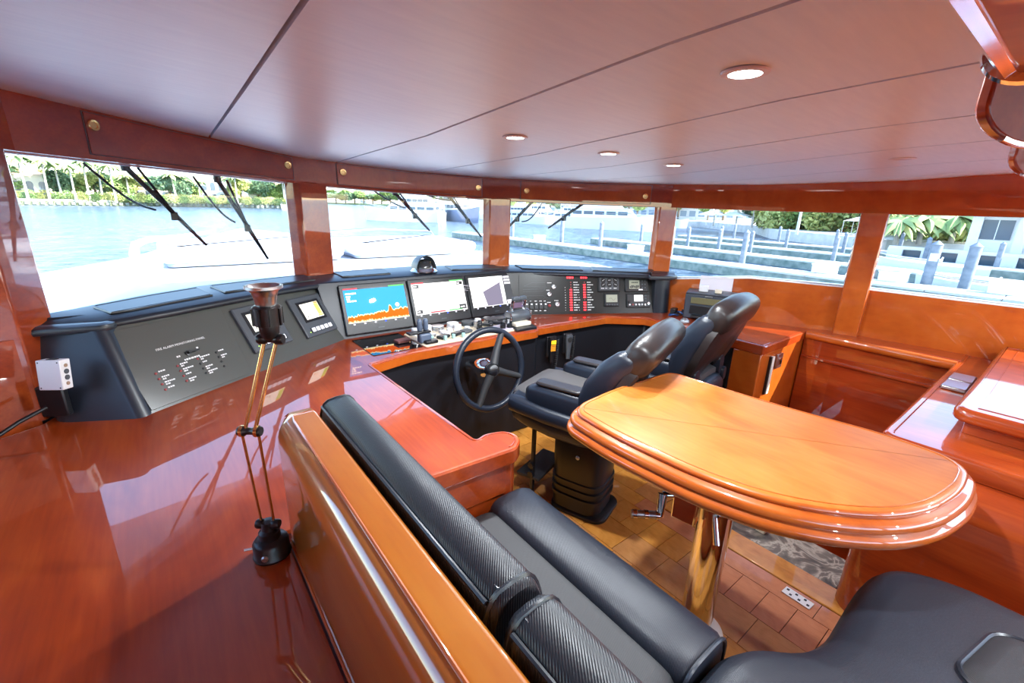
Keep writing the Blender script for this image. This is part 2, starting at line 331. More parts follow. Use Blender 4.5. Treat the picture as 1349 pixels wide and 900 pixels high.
# floor of short parquet planks
floor = struct(MB().box((1.3, .55, -.06), (2.2, 5.4, .07)).build('floor', SEAM))
pk = {}
def plank(x0, x1, y0, y1, k):
    key = (round(x1-x0, 3), round(y1-y0, 3), k)
    c = V(((x0+x1)/2, (y0+y1)/2, -.0125))
    if key not in pk:
        b = MB().box((0, 0, 0), (x1-x0-.003, y1-y0-.003, .025)); pk[key] = b.build('floor_plank', W_FLOORS[k], floor); pk[key].location = c
    else: share(pk[key], 'floor_plank', floor, c)
plank_h = 0
strips = [(2.105, 2.225, 1.0), (1.90, 2.105, .127), (1.70, 1.90, .23), (1.50, 1.70, .127), (1.30, 1.50, .23), (1.08, 1.30, .127), (.88, 1.08, .23)]
for s_i, (x0, x1, st) in enumerate(strips):
    y = -.62 + (s_i % 2)*.045
    while y < 2.9:
        y1 = min(y+st, 2.95); plank(x0, x1, y, y1, 2 if s_i < 2 and y < .8 else (1 if s_i == 2 and y < 1.0 else random.choice((0, 0, 0, 1)))); y = y1  # rosy and tan rows by place: floor reflection and sun shade painted into planks
struct(MB().box((2.87, 2.0, -.06), (.94, 1.5, .07)).build('trim_13', SEAM))
for s_i in range(5):
    x0 = 2.225 + s_i*.225; y = 1.275 + (s_i % 2)*.07
    while y < 2.55: plank(x0, x0+.225, y, y+.2, random.choice((0, 0, 1))); y += .2
nosing = MB().box((2.308, .33, -.010), (.160, 1.88, .030)).build('trim_11', W_FLOORS[0], bevel=.006); struct(nosing)
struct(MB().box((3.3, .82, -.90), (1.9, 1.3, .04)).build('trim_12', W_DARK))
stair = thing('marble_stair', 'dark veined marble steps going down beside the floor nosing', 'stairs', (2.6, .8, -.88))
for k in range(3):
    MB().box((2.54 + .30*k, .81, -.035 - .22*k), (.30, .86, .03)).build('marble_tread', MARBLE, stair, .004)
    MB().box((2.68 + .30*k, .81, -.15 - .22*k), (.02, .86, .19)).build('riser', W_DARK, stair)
o = MB().box((2.55, .80, .002), (.05, .05, .044)).build('cream_block', IVORY, bevel=.004, at=(2.55, .80, -.020)); tag(o, 'small cream block on the marble step below the table', 'block')
# ================================================================== HELM CONSOLE
con = thing('helm_console', 'wraparound varnished cherry helm console with black dash along the windshield', 'console', (1.6, 2.6, 0))
top_out = [(-.98, -1.5), (.165, -1.5), (.165, 1.235), (.62, 1.235), (1.0, 1.215), (1.075, 1.27), (1.06, 1.36), (.96, 1.385), (.909, 1.366), (.89, 2.45), (1.2, 2.53), (2.24, 2.50), (2.27, 2.55), (3.03, 2.50), (3.30, 2.28), (3.30, 1.95), (3.31, 1.275), (4.10, 1.275), (4.19, 1.27), (3.99, 1.85), (3.70, 2.40), (2.47, 3.3), (.90, 3.35), (.12, 3.1), (-.40, 2.68), (-.49, 2.5), (-.84, 2.27)]
tf = fillet(top_out, [0, 0, 0, 0, .02, .07, .05, .02, .012, .02, .04, .03, .01, .02, .03, .02, .02, .01]+[0]*9, 4)
b = MB().tiers(tf, [(-.006, .79), (0, .795), (0, .850), (-.006, .858), (-.014, .86)]); b.build('counter_top', W_RED, con, smooth=30)
edge = [V((x, y, .8595)) for x, y in offset(tf, -.02)]
i0 = min(range(len(tf)), key=lambda i: (V(tf[i])-V((.62, 1.235))).length); i1 = min(range(len(tf)), key=lambda i: (V(tf[i])-V((4.10, 1.275))).length)
MB().tube([e + V((0, 0, .0005)) for e in edge[i0+1:i1]], .0035, 6).build('edge_inlay', W_DARK, con)
j0 = min(range(len(tf)), key=lambda i: (V(tf[i])-V((.905, 1.40))).length); j1 = min(range(len(tf)), key=lambda i: (V(tf[i])-V((3.31, 1.30))).length)
of_, if_ = offset(tf, .004), offset(tf, -.010)
MB().loft([[V((*if_[i], .796)), V((*of_[i], .796)), V((*of_[i], .846)), V((*if_[i], .846))] for i in range(j0+2, j1)]).build('fascia', W_TRIM, con, smooth=30)
kn = [(.92, 1.42), (.92, 2.48), (1.2, 2.575), (2.26, 2.545), (2.30, 2.59), (3.05, 2.54), (3.34, 2.31), (3.34, 1.98), (3.34, 1.5), (3.6, 1.5), (3.6, 2.3), (2.4, 3.2), (.9, 3.2), (.3, 2.9), (.3, 1.42)]
MB().prism([V((x, y, .005)) for x, y in kn], (0, 0, .785)).build('padded_knee_wall', KNEE, con, .012)
en = fillet([(.50, 1.26), (1.0, 1.245), (1.055, 1.28), (1.045, 1.345), (.95, 1.37), (.885, 1.42), (.50, 1.42)], [0, .01, .05, .05, .02, 0, 0], 4)
MB().prism([V((x, y, .005)) for x, y in en], (0, 0, .787)).build('end_cabinet', W_RED, con, 0, smooth=30)
dr = MB().box((.76, 1.252, .715), (.42, .012, .13), R(-2)).build('drawer', W_RED, con, .003)
cabf = [(3.325, 1.29), (4.09, 1.29), (4.09, 1.5), (3.325, 1.5)]
MB().prism([V((x, y, -.6)) for x, y in cabf], (0, 0, 1.39)).build('aft_cabinet', W_TRIM, con, .01)
h = MB().box((3.50, 1.278, .60), (.034, .022, .30)).build('door_pull', mat('satin steel', (.80, .76, .68), .5), con, .004); MB().box((3.475, 1.282, .60), (.016, .018, .30)).build('pull_shadow_strip', BLACK, h)
q = MB().box((3.63, 1.280, .69), (.095, .014, .115)).build('latch_plate', STEEL, con, .003); MB().box((3.63, 1.270, .69), (.042, .01, .055)).build('latch', CHROME, q, .004); MB().box((3.63, 1.263, .685), (.01, .006, .03)).build('latch_slot', BLACK, q)
# dash faces
FA = frame((-.143, 2.36, .86), (.93, 3.03, .86), (-.25, 2.56, 1.22)); FM = frame((.93, 3.03, .86), (2.34, 2.99, .86), (.93, 3.17, 1.22)); FS = frame((2.34, 2.99, .86), (3.59, 2.33, .86), (2.42, 3.07, 1.2))
def slab(F, pts, z0, z1): return MB(F).loft([[V((x, y, z0)) for x, y in pts], [V((x, y, z1)) for x, y in pts]])
slab(FA, [(0, -.01), (1.265, -.01), (1.44, .42), (.0, .42)], -.03, 0).build('port_dash_face', DASH_P, con, .004)
slab(FM, [(-.06, -.01), (1.44, -.01), (1.50, .40), (-.12, .40)], -.03, 0).build('centre_dash_face', DASH, con, .004)
slab(FS, [(-.04, -.01), (1.41, -.01), (1.41, .37), (-.04, .37)], -.03, 0).build('starboard_dash_face', DASH_S, con, .004)
# cowl over the dash, running to the glass
B = [(-.54, 2.66, 1.235), (-.23, 2.57, 1.235), (.02, 2.70, 1.235), (.27, 2.85, 1.235), (.60, 3.05, 1.23), (.93, 3.22, 1.222), (1.28, 3.225, 1.22), (1.62, 3.21, 1.22), (2.03, 3.185, 1.217), (2.43, 3.08, 1.213), (2.97, 2.74, 1.205), (3.47, 2.375, 1.20), (3.64, 2.26, 1.20)]
GL = [(-.50, 2.72), (-.36, 2.82), (-.10, 3.06), (.17, 3.24), (.52, 3.38), (.88, 3.52), (1.28, 3.57), (1.68, 3.58), (2.08, 3.49), (2.48, 3.40), (3.15, 2.99), (3.68, 2.47), (3.76, 2.36)]
b = MB(); rings = []
for (x, y, z), (gx, gy) in zip(B, GL):
    d = V((gx-x, gy-y, 0)).normalized(); p = V((x, y, z)); g = V((gx, gy, z+.03))
    rings.append([p + d*.03 + V((0, 0, -.03)), p + d*.006 + V((0, 0, -.024)), p + V((0, 0, -.012)), p + d*.004 + V((0, 0, 0)), p + d*.02 + V((0, 0, .008)), p.lerp(g, .5) + V((0, 0, .010)), g, g + V((0, 0, -.07))])
b.loft(rings); cowl = b.build('dash_cowl', DASH, con, smooth=60)
def on_cowl(k, s):   # k along the cowl (fractional index), s 0 lip .. 1 glass
    i = min(int(k), len(B)-2); f = k-i; p = V(B[i]).lerp(V(B[i+1]), f); g = V((*GL[i], B[i][2]+.03)).lerp(V((*GL[i+1], B[i+1][2]+.03)), f)
    c = p.lerp(g, s); return c + V((0, 0, .004 + .010*(1-abs(2*s-1))))
for k0, k1 in ((1.25, 2.85), (3.1, 4.75), (5.35, 6.35), (7.75, 8.85), (9.2, 10.0), (10.15, 10.95)):
    n_ = 6; ks = [k0 + (k1-k0)*j/n_ for j in range(n_+1)]
    loop = [on_cowl(k, .30) for k in ks] + [on_cowl(k, .80) for k in reversed(ks)]
    v_ = MB().tube(loop, .0075, 6, closed=True).build('vent_frame', BLACK, cowl)
    b = MB(); b.loft([[on_cowl(k, .33) + V((0, 0, .001)), on_cowl(k, .77) + V((0, 0, .001)), on_cowl(k, .77) + V((0, 0, .006)), on_cowl(k, .33) + V((0, 0, .006))] for k in ks]); b.build('vent_grille', DASH, v_)
# rounded end pods under the cowl
def pod(bot, dx, dy, z1, name):
    n_ = 6; rings = []
    for k in range(n_+1):
        t = k/n_; rings.append([V((x + dx*t, y + dy*t, .855 + (z1-.855)*t)) for x, y in bot])
    return MB().loft(rings).build(name, DASH, con, smooth=50)
pp = fillet([(-.455, 2.58), (-.44, 2.475), (-.15, 2.325), (-.11, 2.40), (-.2, 2.62)], [.02, .06, .11, .02, .02], 6)
pod(pp, -.085, .20, 1.215, 'port_end_pod')
pc = fillet([(-.56, 2.80), (-.55, 2.60), (-.21, 2.53), (-.18, 2.62), (-.30, 2.84)], [.02, .05, .06, .02, .02], 6)
MB().tiers(pc[::1], [(-.02, 1.205), (-.004, 1.21), (0, 1.222), (-.006, 1.236), (-.03, 1.243)]).build('port_pod_cap', DASH, con, smooth=50)
ps = fillet([(3.52, 2.36), (3.60, 2.29), (3.69, 2.30), (3.72, 2.42), (3.6, 2.5)], [.01, .05, .05, .03, .02], 6); pod(ps, .0, .02, 1.19, 'starboard_end_pod')
pc = fillet([(3.40, 2.36), (3.60, 2.25), (3.73, 2.27), (3.76, 2.42), (3.58, 2.56)], [.02, .05, .06, .03, .02], 6)
MB().tiers(pc, [(-.02, 1.17), (-.004, 1.175), (0, 1.19), (-.006, 1.206), (-.03, 1.212)]).build('starboard_pod_cap', DASH, con, smooth=50)
s_ = MB().box((-.425, 2.455, .965), (.095, .03, .13), R(-27)).build('black_socket', BLACK, con, .006)
# ================================================================== INSTRUMENTS let into the console
def strokes(F, pts, z, size, m, name, parent):    # little white legends too small to read: short dashes of print
    b = MB(F)
    for x, y, n_ in pts:
        q = x
        for k in range(n_):
            w_ = size*random.uniform(.6, 1.6); b.loft([[V((q, y, z)), V((q+w_, y, z)), V((q+w_, y+size, z)), V((q, y+size, z))], [V((q, y, z+.0004)), V((q+w_, y, z+.0004)), V((q+w_, y+size, z+.0004)), V((q, y+size, z+.0004))]]); q += w_ + size*.35
    o = b.build(name, m, parent, smooth=0); o['kind'] = 'stuff'; return o
INK = mat('white print', (.75, .75, .75), .5)
def at(F, x, y, z=0): return F @ V((x, y, z))
def rot(F): return F.to_3x3()
# fire alarm panel
fa = thing('alarm_panel', 'grey fire alarm monitoring panel with red indicators at the port end of the dash', 'panel', at(FA, .3, .2))
slab(FA, [(.02, .012), (.53, .012), (.565, .40), (.02, .40)], .001, .005).build('face_plate', DASH_P, fa, .001)
text('panel_title', 'FIRE ALARM MONITORING PANEL', .0155, FA @ Matrix.Translation((.165, .262, .0055)), INK, fa)
kp = MB(FA).lathe([(.012, .005), (.012, .012), (.007, .013), (.007, .03), (.0, .03)], (.285, .212, 0)).build('key_switch', BLACK, fa)
MB(FA).box((.31, .212, .02), (.05, .008, .012)).build('key', BLACK, kp)
strokes(FA, [(.23, .205, 2), (.335, .222, 1), (.255, .180, 7)], .0055, .008, INK, 'switch_legend', fa)
leds = [(.112, .162), (.112, .134), (.112, .107), (.112, .079), (.212, .166), (.212, .139), (.212, .112), (.212, .085), (.312, .170), (.312, .143), (.312, .116), (.312, .090), (.412, .174), (.412, .147), (.412, .121), (.412, .094)]
for k, (x, y) in enumerate(leds):
    MB(FA).lathe([(.0055, .005), (.0055, .008), (.003, .010), (0, .0105)], (x, y, 0), n=10).build('indicator', RED_D if k < 9 else BLACK, fa)
strokes(FA, [(x+.014, y+.002, 3 + (k % 3)) for k, (x, y) in enumerate(leds[:14])] + [(x+.014, y-.009, 2) for k, (x, y) in enumerate(leds[:14]) if k % 3], .0055, .0065, INK, 'indicator_legend', fa)
SCR_W = emi('lit map screen', (.95, .93, .80), 1.3); SCR_G = emi('green screen area', (.50, .80, .15), 1.1); SCR_O = emi('orange screen mark', (.9, .35, .1), 1.0); SCR_K = mat('black screen ink', (.01, .01, .01), .3)
SCR_B = emi('blue sonar water', (.05, .36, .80), 1.1); SCR_R = emi('red sonar bottom', (.85, .12, .01), 1.2); SCR_Y = emi('yellow sonar edge', (1, .75, .35), 1.4); SCR_V = emi('sonar violet top', (.16, .30, .80), 1.2)
SCR_C = emi('chart white', (1, .98, .97), 1.5); SCR_P = emi('radar violet', (.20, .18, .25), 1.0); SCR_PP = emi('pale lilac', (.80, .74, .85), 1.3); SCR_GY = emi('screen grey', (.07, .075, .085), 1.0); BTN = emi('lit white key', (.72, .74, .85), 1.0); RED_B = emi('red scale', (.75, .10, .12), 1.0); GRN_B = emi('green scale', (.15, .60, .18), 1.0); BLU_B = emi('blue key', (.10, .18, .8), 1.0)
LCD = mat('grey green liquid crystal', (.36, .38, .29), .25, coat=.5); LCD_W = emi('white liquid crystal', (.9, .92, .95), 1.2); INKD = mat('dark print', (.03, .035, .03), .5)
def quad(F, x0, x1, y0, y1, z, m, name, parent, th=.0008):
    return slab(F, [(x0, y0), (x1, y0), (x1, y1), (x0, y1)], z, z+th).build(name, m, parent, smooth=0)
def engine_display(x0, y0, label):
    t = thing('engine_display', label, 'display', at(FA, x0+.13, y0+.14), 'grey engine displays on the port dash')
    o2 = rrect(x0, x0+.265, y0, y0+.272, .008, 3)
    MB(FA).loft([[V((x, y, .001)) for x, y in o2], [V((x, y, .018)) for x, y in o2], [V((x, y, .022)) for x, y in offset(o2, -.006)]]).build('bezel', GREYP, t, smooth=30)
    quad(FA, x0+.042, x0+.226, y0+.095, y0+.237, .0222, BLACK, 'screen_surround', t, .003)
    s_ = quad(FA, x0+.060, x0+.208, y0+.112, y0+.220, .0254, SCR_W, 'screen', t)
    quad(FA, x0+.170, x0+.204, y0+.13, y0+.205, .0264, SCR_G, 'green_chart_area', s_); quad(FA, x0+.165, x0+.206, y0+.117, y0+.128, .0264, SCR_G, 'green_scale', s_); quad(FA, x0+.175, x0+.205, y0+.206, y0+.218, .0264, SCR_O, 'orange_title', s_)
    quad(FA, x0+.078, x0+.083, y0+.124, y0+.138, .0264, SCR_K, 'needle_mark', s_); quad(FA, x0+.100, x0+.104, y0+.126, y0+.148, .0264, SCR_K, 'needle_mark', s_)
    quad(FA, x0+.045, x0+.235, y0+.022, y0+.056, .0222, BLACK, 'key_strip', t, .002)
    for k in range(5):
        q = x0 + .056 + k*.036; MB(FA).box((q+.012, y0+.040, .0265), (.026, .028, .006)).build('soft_key', BTN, t, .002)
    MB(FA).box((x0+.035, y0+.03, .0235), (.006, .006, .004)).build('status_lamp', SCR_G, t)
    return t
engine_display(.60, .103, 'left-hand grey engine display with five white keys, partly behind the brass lamp')
engine_display(.975, .085, 'right-hand grey engine display with five white keys, beside the blue sonar monitor')
# three big multifunction monitors
def monitor(x0, label, kind):
    t = thing('monitor', label, 'monitor', at(FM, x0+.25, .2), 'black glass monitors across the centre of the dash')
    o2 = rrect(x0, x0+.498, .018, .372, .010, 3)
    MB(FM).loft([[V((x, y, .001)) for x, y in o2], [V((x, y, .022)) for x, y in o2], [V((x, y, .026)) for x, y in offset(o2, -.006)]]).build('bezel', BLACK, t, smooth=30)
    X0, X1, Y0, Y1 = x0+.026, x0+.472, .082, .345; z = .0265
    if kind == 0:
        s_ = quad(FM, X0, X1, Y0, Y1, z, SCR_B, 'screen', t); rnd = random.Random(3); n_ = 60
        hs = [.045 + .028*i/n_ + .018*abs(mnoise.noise(V((i*.35, 0, 0)))) + .014*rnd.random() + (.035 if 41 <= i <= 43 else 0) for i in range(n_+1)]
        slab(FM, [(X0, Y0+.20), (X1, Y0+.17), (X1, Y1-.012), (X0, Y1-.012)], z+.0008, z+.0012).build('violet_water', SCR_V, s_, smooth=0) if False else None
        xs = [X0 + (X1-X0)*i/n_ for i in range(n_+1)]
        for nm, m, up, dn, q in (('bottom_haze', SCR_Y, .007, .018, .0009), ('bottom_return', SCR_R, 0, .022, .0013)):
            b = MB(FM)
            for i in range(n_):
                b.loft([[V((xs[i], Y0+dn, z+q)), V((xs[i+1], Y0+dn, z+q)), V((xs[i+1], Y0+hs[i+1]+up, z+q)), V((xs[i], Y0+hs[i]+up, z+q))], [V((xs[i], Y0+dn, z+q+.0003)), V((xs[i+1], Y0+dn, z+q+.0003)), V((xs[i+1], Y0+hs[i+1]+up, z+q+.0003)), V((xs[i], Y0+hs[i]+up, z+q+.0003))]])
            b.build(nm, m, s_, smooth=0)
        b = MB(FM)
        for i in range(0, n_, 1):
            y_ = Y0 + .018 + rnd.random()*.012; b.loft([[V((xs[i], Y0+.016, z+.0018)), V((xs[i+1], Y0+.016, z+.0018)), V((xs[i+1], y_, z+.0018)), V((xs[i], y_+.006, z+.0018))], [V((xs[i], Y0+.016, z+.002)), V((xs[i+1], Y0+.016, z+.002)), V((xs[i+1], y_, z+.002)), V((xs[i], y_+.006, z+.002))]])
        b.build('bottom_edge', SCR_Y, s_, smooth=0)
        strokes(FM, [(X0+.012, Y1-.045, 3), (X0+.06, Y1-.045, 2), (X0+.014, Y1-.065, 2), (X0+.014, Y1-.082, 2), (X0+.016, Y1-.098, 4)], z+.001, .011, SCR_C, 'depth_readout', s_)
        MB(FM).lathe([(.0, .0), (.016, 0), (.016, .0006), (0, .0006)], (X0+.37, Y0+.115, z+.0009), n=14).build('lamp_reflection', SCR_PP, s_)  # glowing disc painted in for the ceiling lamp's reflection on the screen
    elif kind == 1:
        s_ = quad(FM, X0, X1, Y0, Y1, z, SCR_C, 'screen', t)
        quad(FM, X0+.008, X0+.06, Y1-.045, Y1-.018, z+.0009, SCR_K, 'speed_box', s_); quad(FM, X1-.062, X1-.008, Y1-.042, Y1-.016, z+.0009, SCR_K, 'heading_box', s_)
        quad(FM, X0+.008, X0+.055, Y0+.022, Y0+.05, z+.0009, SCR_GY, 'range_box', s_); quad(FM, X1-.07, X1-.006, Y0+.022, Y0+.062, z+.0009, SCR_GY, 'compass_box', s_)
        strokes(FM, [(X0+.013, Y1-.036, 2), (X1-.056, Y1-.034, 2), (X0+.014, Y0+.032, 2), (X1-.06, Y0+.036, 3)], z+.0018, .009, SCR_C, 'box_figures', s_)
        rnd = random.Random(9); b = MB(FM)
        for k in range(5):
            pts = [V((X0+.06+.1*k*rnd.random()+.32*q/8, Y0+.07+.03*k+.03*rnd.random(), z+.001)) for q in range(9)]; b.tube(pts, .0006, 4)
        b.build('chart_lines', SCR_PP, s_)
        quad(FM, X0+.12, X0+.25, Y0+.018, Y0+.03, z+.0009, RED_B, 'red_scale', s_); quad(FM, X0+.28, X0+.40, Y0+.018, Y0+.03, z+.0009, GRN_B, 'green_scale', s_)
    else:
        s_ = quad(FM, X0, X1, Y0, Y1, z, SCR_C, 'screen', t)
        slab(FM, [(X0+.115, Y0+.14), (X0+.30, Y0+.21), (X0+.30, Y0+.018), (X0+.14, Y0+.018)], z+.0009, z+.0012).build('foredeck_view', SCR_P, s_, smooth=0)
        slab(FM, [(X0+.05, Y0+.22), (X0+.16, Y0+.245), (X0+.28, Y0+.235), (X0+.2, Y0+.215)], z+.0009, z+.0012).build('pale_quay_view', SCR_PP, s_, smooth=0)
        quad(FM, X0+.335, X1, Y0+.018, Y1, z+.0009, SCR_GY, 'menu_column', s_)
        for k in range(3): quad(FM, X0+.345, X1-.01, Y1-.022-.026*k, Y1-.006-.026*k, z+.0018, SCR_PP, 'menu_key', s_)
        quad(FM, X0+.345, X1-.01, Y0+.024, Y0+.05, z+.0018, SCR_PP, 'menu_key', s_)
    if kind < 2:
        b = quad(FM, X0, X1, Y1-.012, Y1, z+.0009, SCR_K, 'scale_bar', s_); xm = X0+.24
        quad(FM, X0, X0+.10, Y1-.011, Y1-.001, z+.0018, RED_B, 'red_end', s_); quad(FM, X1-.12, X1, Y1-.011, Y1-.001, z+.0018, GRN_B, 'green_end', s_)
    strip = quad(FM, X0, X1, Y0-.004, Y0+.015, z+.0009, SCR_K, 'soft_key_bar', s_)
    for k in range(6): quad(FM, X0+.03+.075*k, X0+.044+.075*k, Y0+.001, Y0+.011, z+.0018, BLU_B if k == 3 else BTN, 'soft_key', s_)
    quad(FM, X0+.2, X0+.245, .045, .051, .0262, GREYP, 'maker_plate', t)
    return t
monitor(.012, 'left monitor showing a blue sonar screen with an orange bottom', 0)
monitor(.517, 'middle monitor showing a near white chart screen', 1)
monitor(1.022, 'right monitor showing a camera view with a dark foredeck and grey menu column', 2)
# switch panel at starboard: gauges, rockers and two ladders of red lamps
sw = thing('switch_panel', 'dark switch panel with two ladders of glowing red lamps', 'panel', at(FS, .4, .18))
slab(FS, [(.085, .01), (.778, .01), (.778, .345), (.085, .345)], .001, .005).build('face_plate', DASH_S, sw, .001)
for cx, dead in ((.555, 3), (.682, 1)):
    for k in range(13):
        y = .305 - k*.0225
        if k == 0: strokes(FS, [(cx-.035, y+.012, 3)], .0055, .016, RED_L, 'red_readout', sw); continue
        on = k > dead and not (cx > .6 and k in (8,))
        MB(FS).box((cx, y, .008), (.022 if on else .010, .0105, .006)).build('indicator', RED_L if on else RED_D, sw, .001)
    strokes(FS, [(cx+.026, .301-k*.0225, 3 + k % 3) for k in range(1, 13)], .0055, .0075, INK, 'lamp_legend', sw)
    strokes(FS, [(cx-.055, .301-k*.0225, 1) for k in range(3, 13)], .0055, .005, INK, 'fuse_legend', sw)
for x, y, r in ((.397, .243, .020), (.355, .178, .021), (.425, .088, .022)):
    q = MB(FS).lathe([(r, .005), (r, .014), (r-.004, .017), (r-.006, .014), (0, .014)], (x, y, 0)).build('round_gauge', STEEL, sw)
    MB(FS).box((x+.003, y, .016), (.022, .005, .004), M=Matrix.Rotation(.8, 3, 'Z')).build('needle', BLACK, q)
MB(FS).lathe([(.013, .005), (.013, .012), (.009, .016), (0, .017)], (.355, .078, 0)).build('push_button', RED_D, sw)
for k in range(5):
    q = MB(FS).box((.150 + .042*k, .075, .010), (.034, .060, .010)).build('rocker_switch', BLACK, sw, .003); MB(FS).box((.150+.042*k, .090, .0165), (.014, .012, .004)).build('rocker_window', WHITE, q)
strokes(FS, [(.137+.042*k, .115, 2) for k in range(5)] + [(.137+.042*k, .030, 2) for k in range(5)] + [(.34, .275, 4), (.33, .21, 3), (.40, .118, 4), (.335, .102, 3)], .0055, .007, INK, 'switch_legend', sw)
b = MB(FS)
for pts in ([(.13, .25), (.20, .28), (.32, .28), (.34, .24), (.13, .25)], [(.12, .20), (.30, .205), (.32, .225), (.12, .22)], [(.13, .15), (.16, .165), (.30, .165), (.32, .15), (.30, .135), (.16, .135), (.13, .15)]): b.tube([V((x, y, .0055)) for x, y in pts], .0011, 4)
b.build('boat_diagram', GREYP, sw)
def small_unit(name, label, x0, x1, y0, y1, fn, m=BLACK):
    t = thing(name, label, 'instrument', at(FS, (x0+x1)/2, (y0+y1)/2))
    o2 = rrect(x0, x1, y0, y1, .008, 3); MB(FS).loft([[V((x, y, .001)) for x, y in o2], [V((x, y, .014)) for x, y in o2], [V((x, y, .018)) for x, y in offset(o2, -.005)]]).build('case', m, t, smooth=30); fn(t); return t
def gauges(t):
    quad(FS, .824, 1.002, .212, .325, .0185, GREYP, 'screen', t)
    for i in range(3):
        for j in range(2):
            q = MB(FS).lathe([(.020, .0195), (.024, .0195), (.024, .021), (.020, .021)], (.855+.058*i, .297-.040*j, 0), n=14).build('dial', SCR_K, t); MB(FS).box((.857+.058*i, .299-.040*j, .0205), (.024, .003, .002), M=Matrix.Rotation(.6-.5*i, 3, 'Z')).build('needle', WHITE, q)
    strokes(FS, [(.835+.04*i, .222, 2) for i in range(4)], .0195, .008, INK, 'readout', t)
small_unit('gauge_display', 'instrument display with six small dials, top left beyond the red lamps', .810, 1.016, .194, .340, gauges)
def pilot(t):
    quad(FS, .880, .987, .100, .168, .0185, LCD, 'screen', t); b = MB(FS)
    b.tube([V((.91+.05*k/6, .128+.012*math.sin(k), .0195)) for k in range(8)], .001, 4); b.build('trace', INKD, t)
    for k in range(5): MB(FS).box((.888+.024*k, .078, .02), (.015, .010, .005)).build('key', GREYP, t, .001)
small_unit('pilot_display', 'small square pilot display with grey green screen, below the six-dial display', .866, 1.003, .062, .180, pilot)
def tri(t):
    quad(FS, 1.105, 1.205, .220, .298, .0185, LCD, 'screen', t); b = MB(FS)
    for k in range(8): b.box((1.115+.0115*k, .236 + .002*(k*5 % 4), .0195), (.009, .016 + .004*(k*3 % 4), .001))
    o = b.build('bar_graph', INKD, t); strokes(FS, [(1.125, .272, 4)], .0195, .010, INKD, 'figures', t)
    for j in range(3):
        for i in range(2): MB(FS).box((1.232+.026*i, .290-.030*j, .0195), (.014, .012, .005)).build('key', GREYP, t, .002)
    MB(FS).box((1.215, .212, .0195), (.04, .012, .003)).build('maker_plate', STEEL, t)
small_unit('depth_display', 'instrument with a grey green bar graph screen, top right of the dash', 1.068, 1.290, .192, .326, tri)
def vhf(t):
    quad(FS, 1.150, 1.235, .105, .163, .0185, LCD_W, 'screen', t)
    for j in range(3): MB(FS).box((1.262, .155-.026*j, .0195), (.018, .014, .005)).build('key', GREYP, t, .002)
    for k in range(6): MB(FS).lathe([(.0085, .018), (.008, .024), (0, .0245)], (1.105+.030*k, .076, 0), n=12).build('round_key', RED_D if k == 1 else (STEEL if k in (3, 5) else WHITE), t)
    MB(FS).lathe([(.015, .018), (.013, .034), (0, .035)], (1.283, .085, 0), n=16).build('knob', STEEL, t); MB(FS).lathe([(.012, .018), (.011, .030), (0, .031)], (1.10, .10, 0), n=16).build('knob', BLACK, t)
small_unit('radio', 'black radio with a small white screen and round keys, bottom right of the dash', 1.080, 1.304, .050, .175, vhf)
# compass on the cowl
cp = thing('compass', 'steering compass with grey hood on the middle of the dash cowl', 'compass', (1.70, 3.33, 1.238))
MB().lathe([(.108, 0), (.108, .006), (.098, .012), (.090, .030), (.085, .034), (0, .034)], (1.70, 3.33, 1.238)).build('base_ring', CHROME, cp)
b = MB(); rings = []
for k in range(11):
    a = math.pi*k/10*1.0; c = V((1.70, 3.335, 1.262)); rings.append([c + V((-math.cos(a)*q*.088, dy, math.sin(a)*q*.108)) for q, dy in ((1, -.055), (1.0, .02), (.86, .075), (.80, .068), (.92, .015), (.93, -.05))])
b.loft(rings, cap=True); b.build('hood', GREYP, cp, smooth=60)
MB().lathe([(.076, 0), (.076, .008), (.066, .034), (.046, .058), (.02, .070), (0, .071)], (1.70, 3.325, 1.268)).build('dome', mat('smoked dome', (.03, .032, .035), .06, coat=1), cp)
for dx in (-.048, -.02, .02, .048): MB().cyl((1.70+dx, 3.30, 1.27), (1.70+dx*.9, 3.295, 1.318), .004, .003, 6).build('grid_wire', BRASS, cp)
# control shelf under the monitors: beige tray of sticks, dials and keys
TEAL = mat('pale teal switch', (.35, .62, .58), .4); TRAY = mat('cream control tray', (.85, .72, .52), .4)
cs = thing('control_shelf', 'cream control tray crowded with dials, sticks and keys behind the wheel', 'controls', (1.65, 2.7, .861))
MB().prism([V((x, y, .8605)) for x, y in rrect(1.30, 2.10, 2.555, 2.90, .02)], (0, 0, .012)).build('tray', TRAY, cs, .003)
MB().prism([V((x, y, .8605)) for x, y in rrect(.955, 1.292, 2.58, 2.965, .01)], (0, 0, .004)).build('black_glass_pad', mat('black glass', (.006, .006, .008), .05, coat=1), cs, .001)
rnd = random.Random(5)
for i, (x, y, r, h) in enumerate([(1.36, 2.83, .026, .05), (1.42, 2.855, .024, .045), (1.48, 2.86, .026, .05), (1.56, 2.865, .050, .035), (1.69, 2.865, .046, .04), (1.82, 2.86, .052, .035), (1.92, 2.865, .026, .04), (2.00, 2.85, .028, .045), (2.06, 2.84, .026, .04), (1.68, 2.78, .030, .045), (1.86, 2.785, .032, .05), (1.55, 2.765, .026, .02), (1.62, 2.79, .024, .02), (1.45, 2.735, .026, .02), (1.54, 2.715, .028, .02), (1.76, 2.77, .022, .02)]):
    MB().lathe([(r*1.05, 0), (r*1.05, h*.25), (r*.9, h*.3), (r, h*.7), (r*.95, h*.95), (r*.6, h), (0, h)], (x, y, .8725), n=16).build('dial', [WHITE, GREYP, WHITE, STEEL][i % 4] if i < 9 else [WHITE, STEEL, WHITE][i % 3], cs, smooth=50)
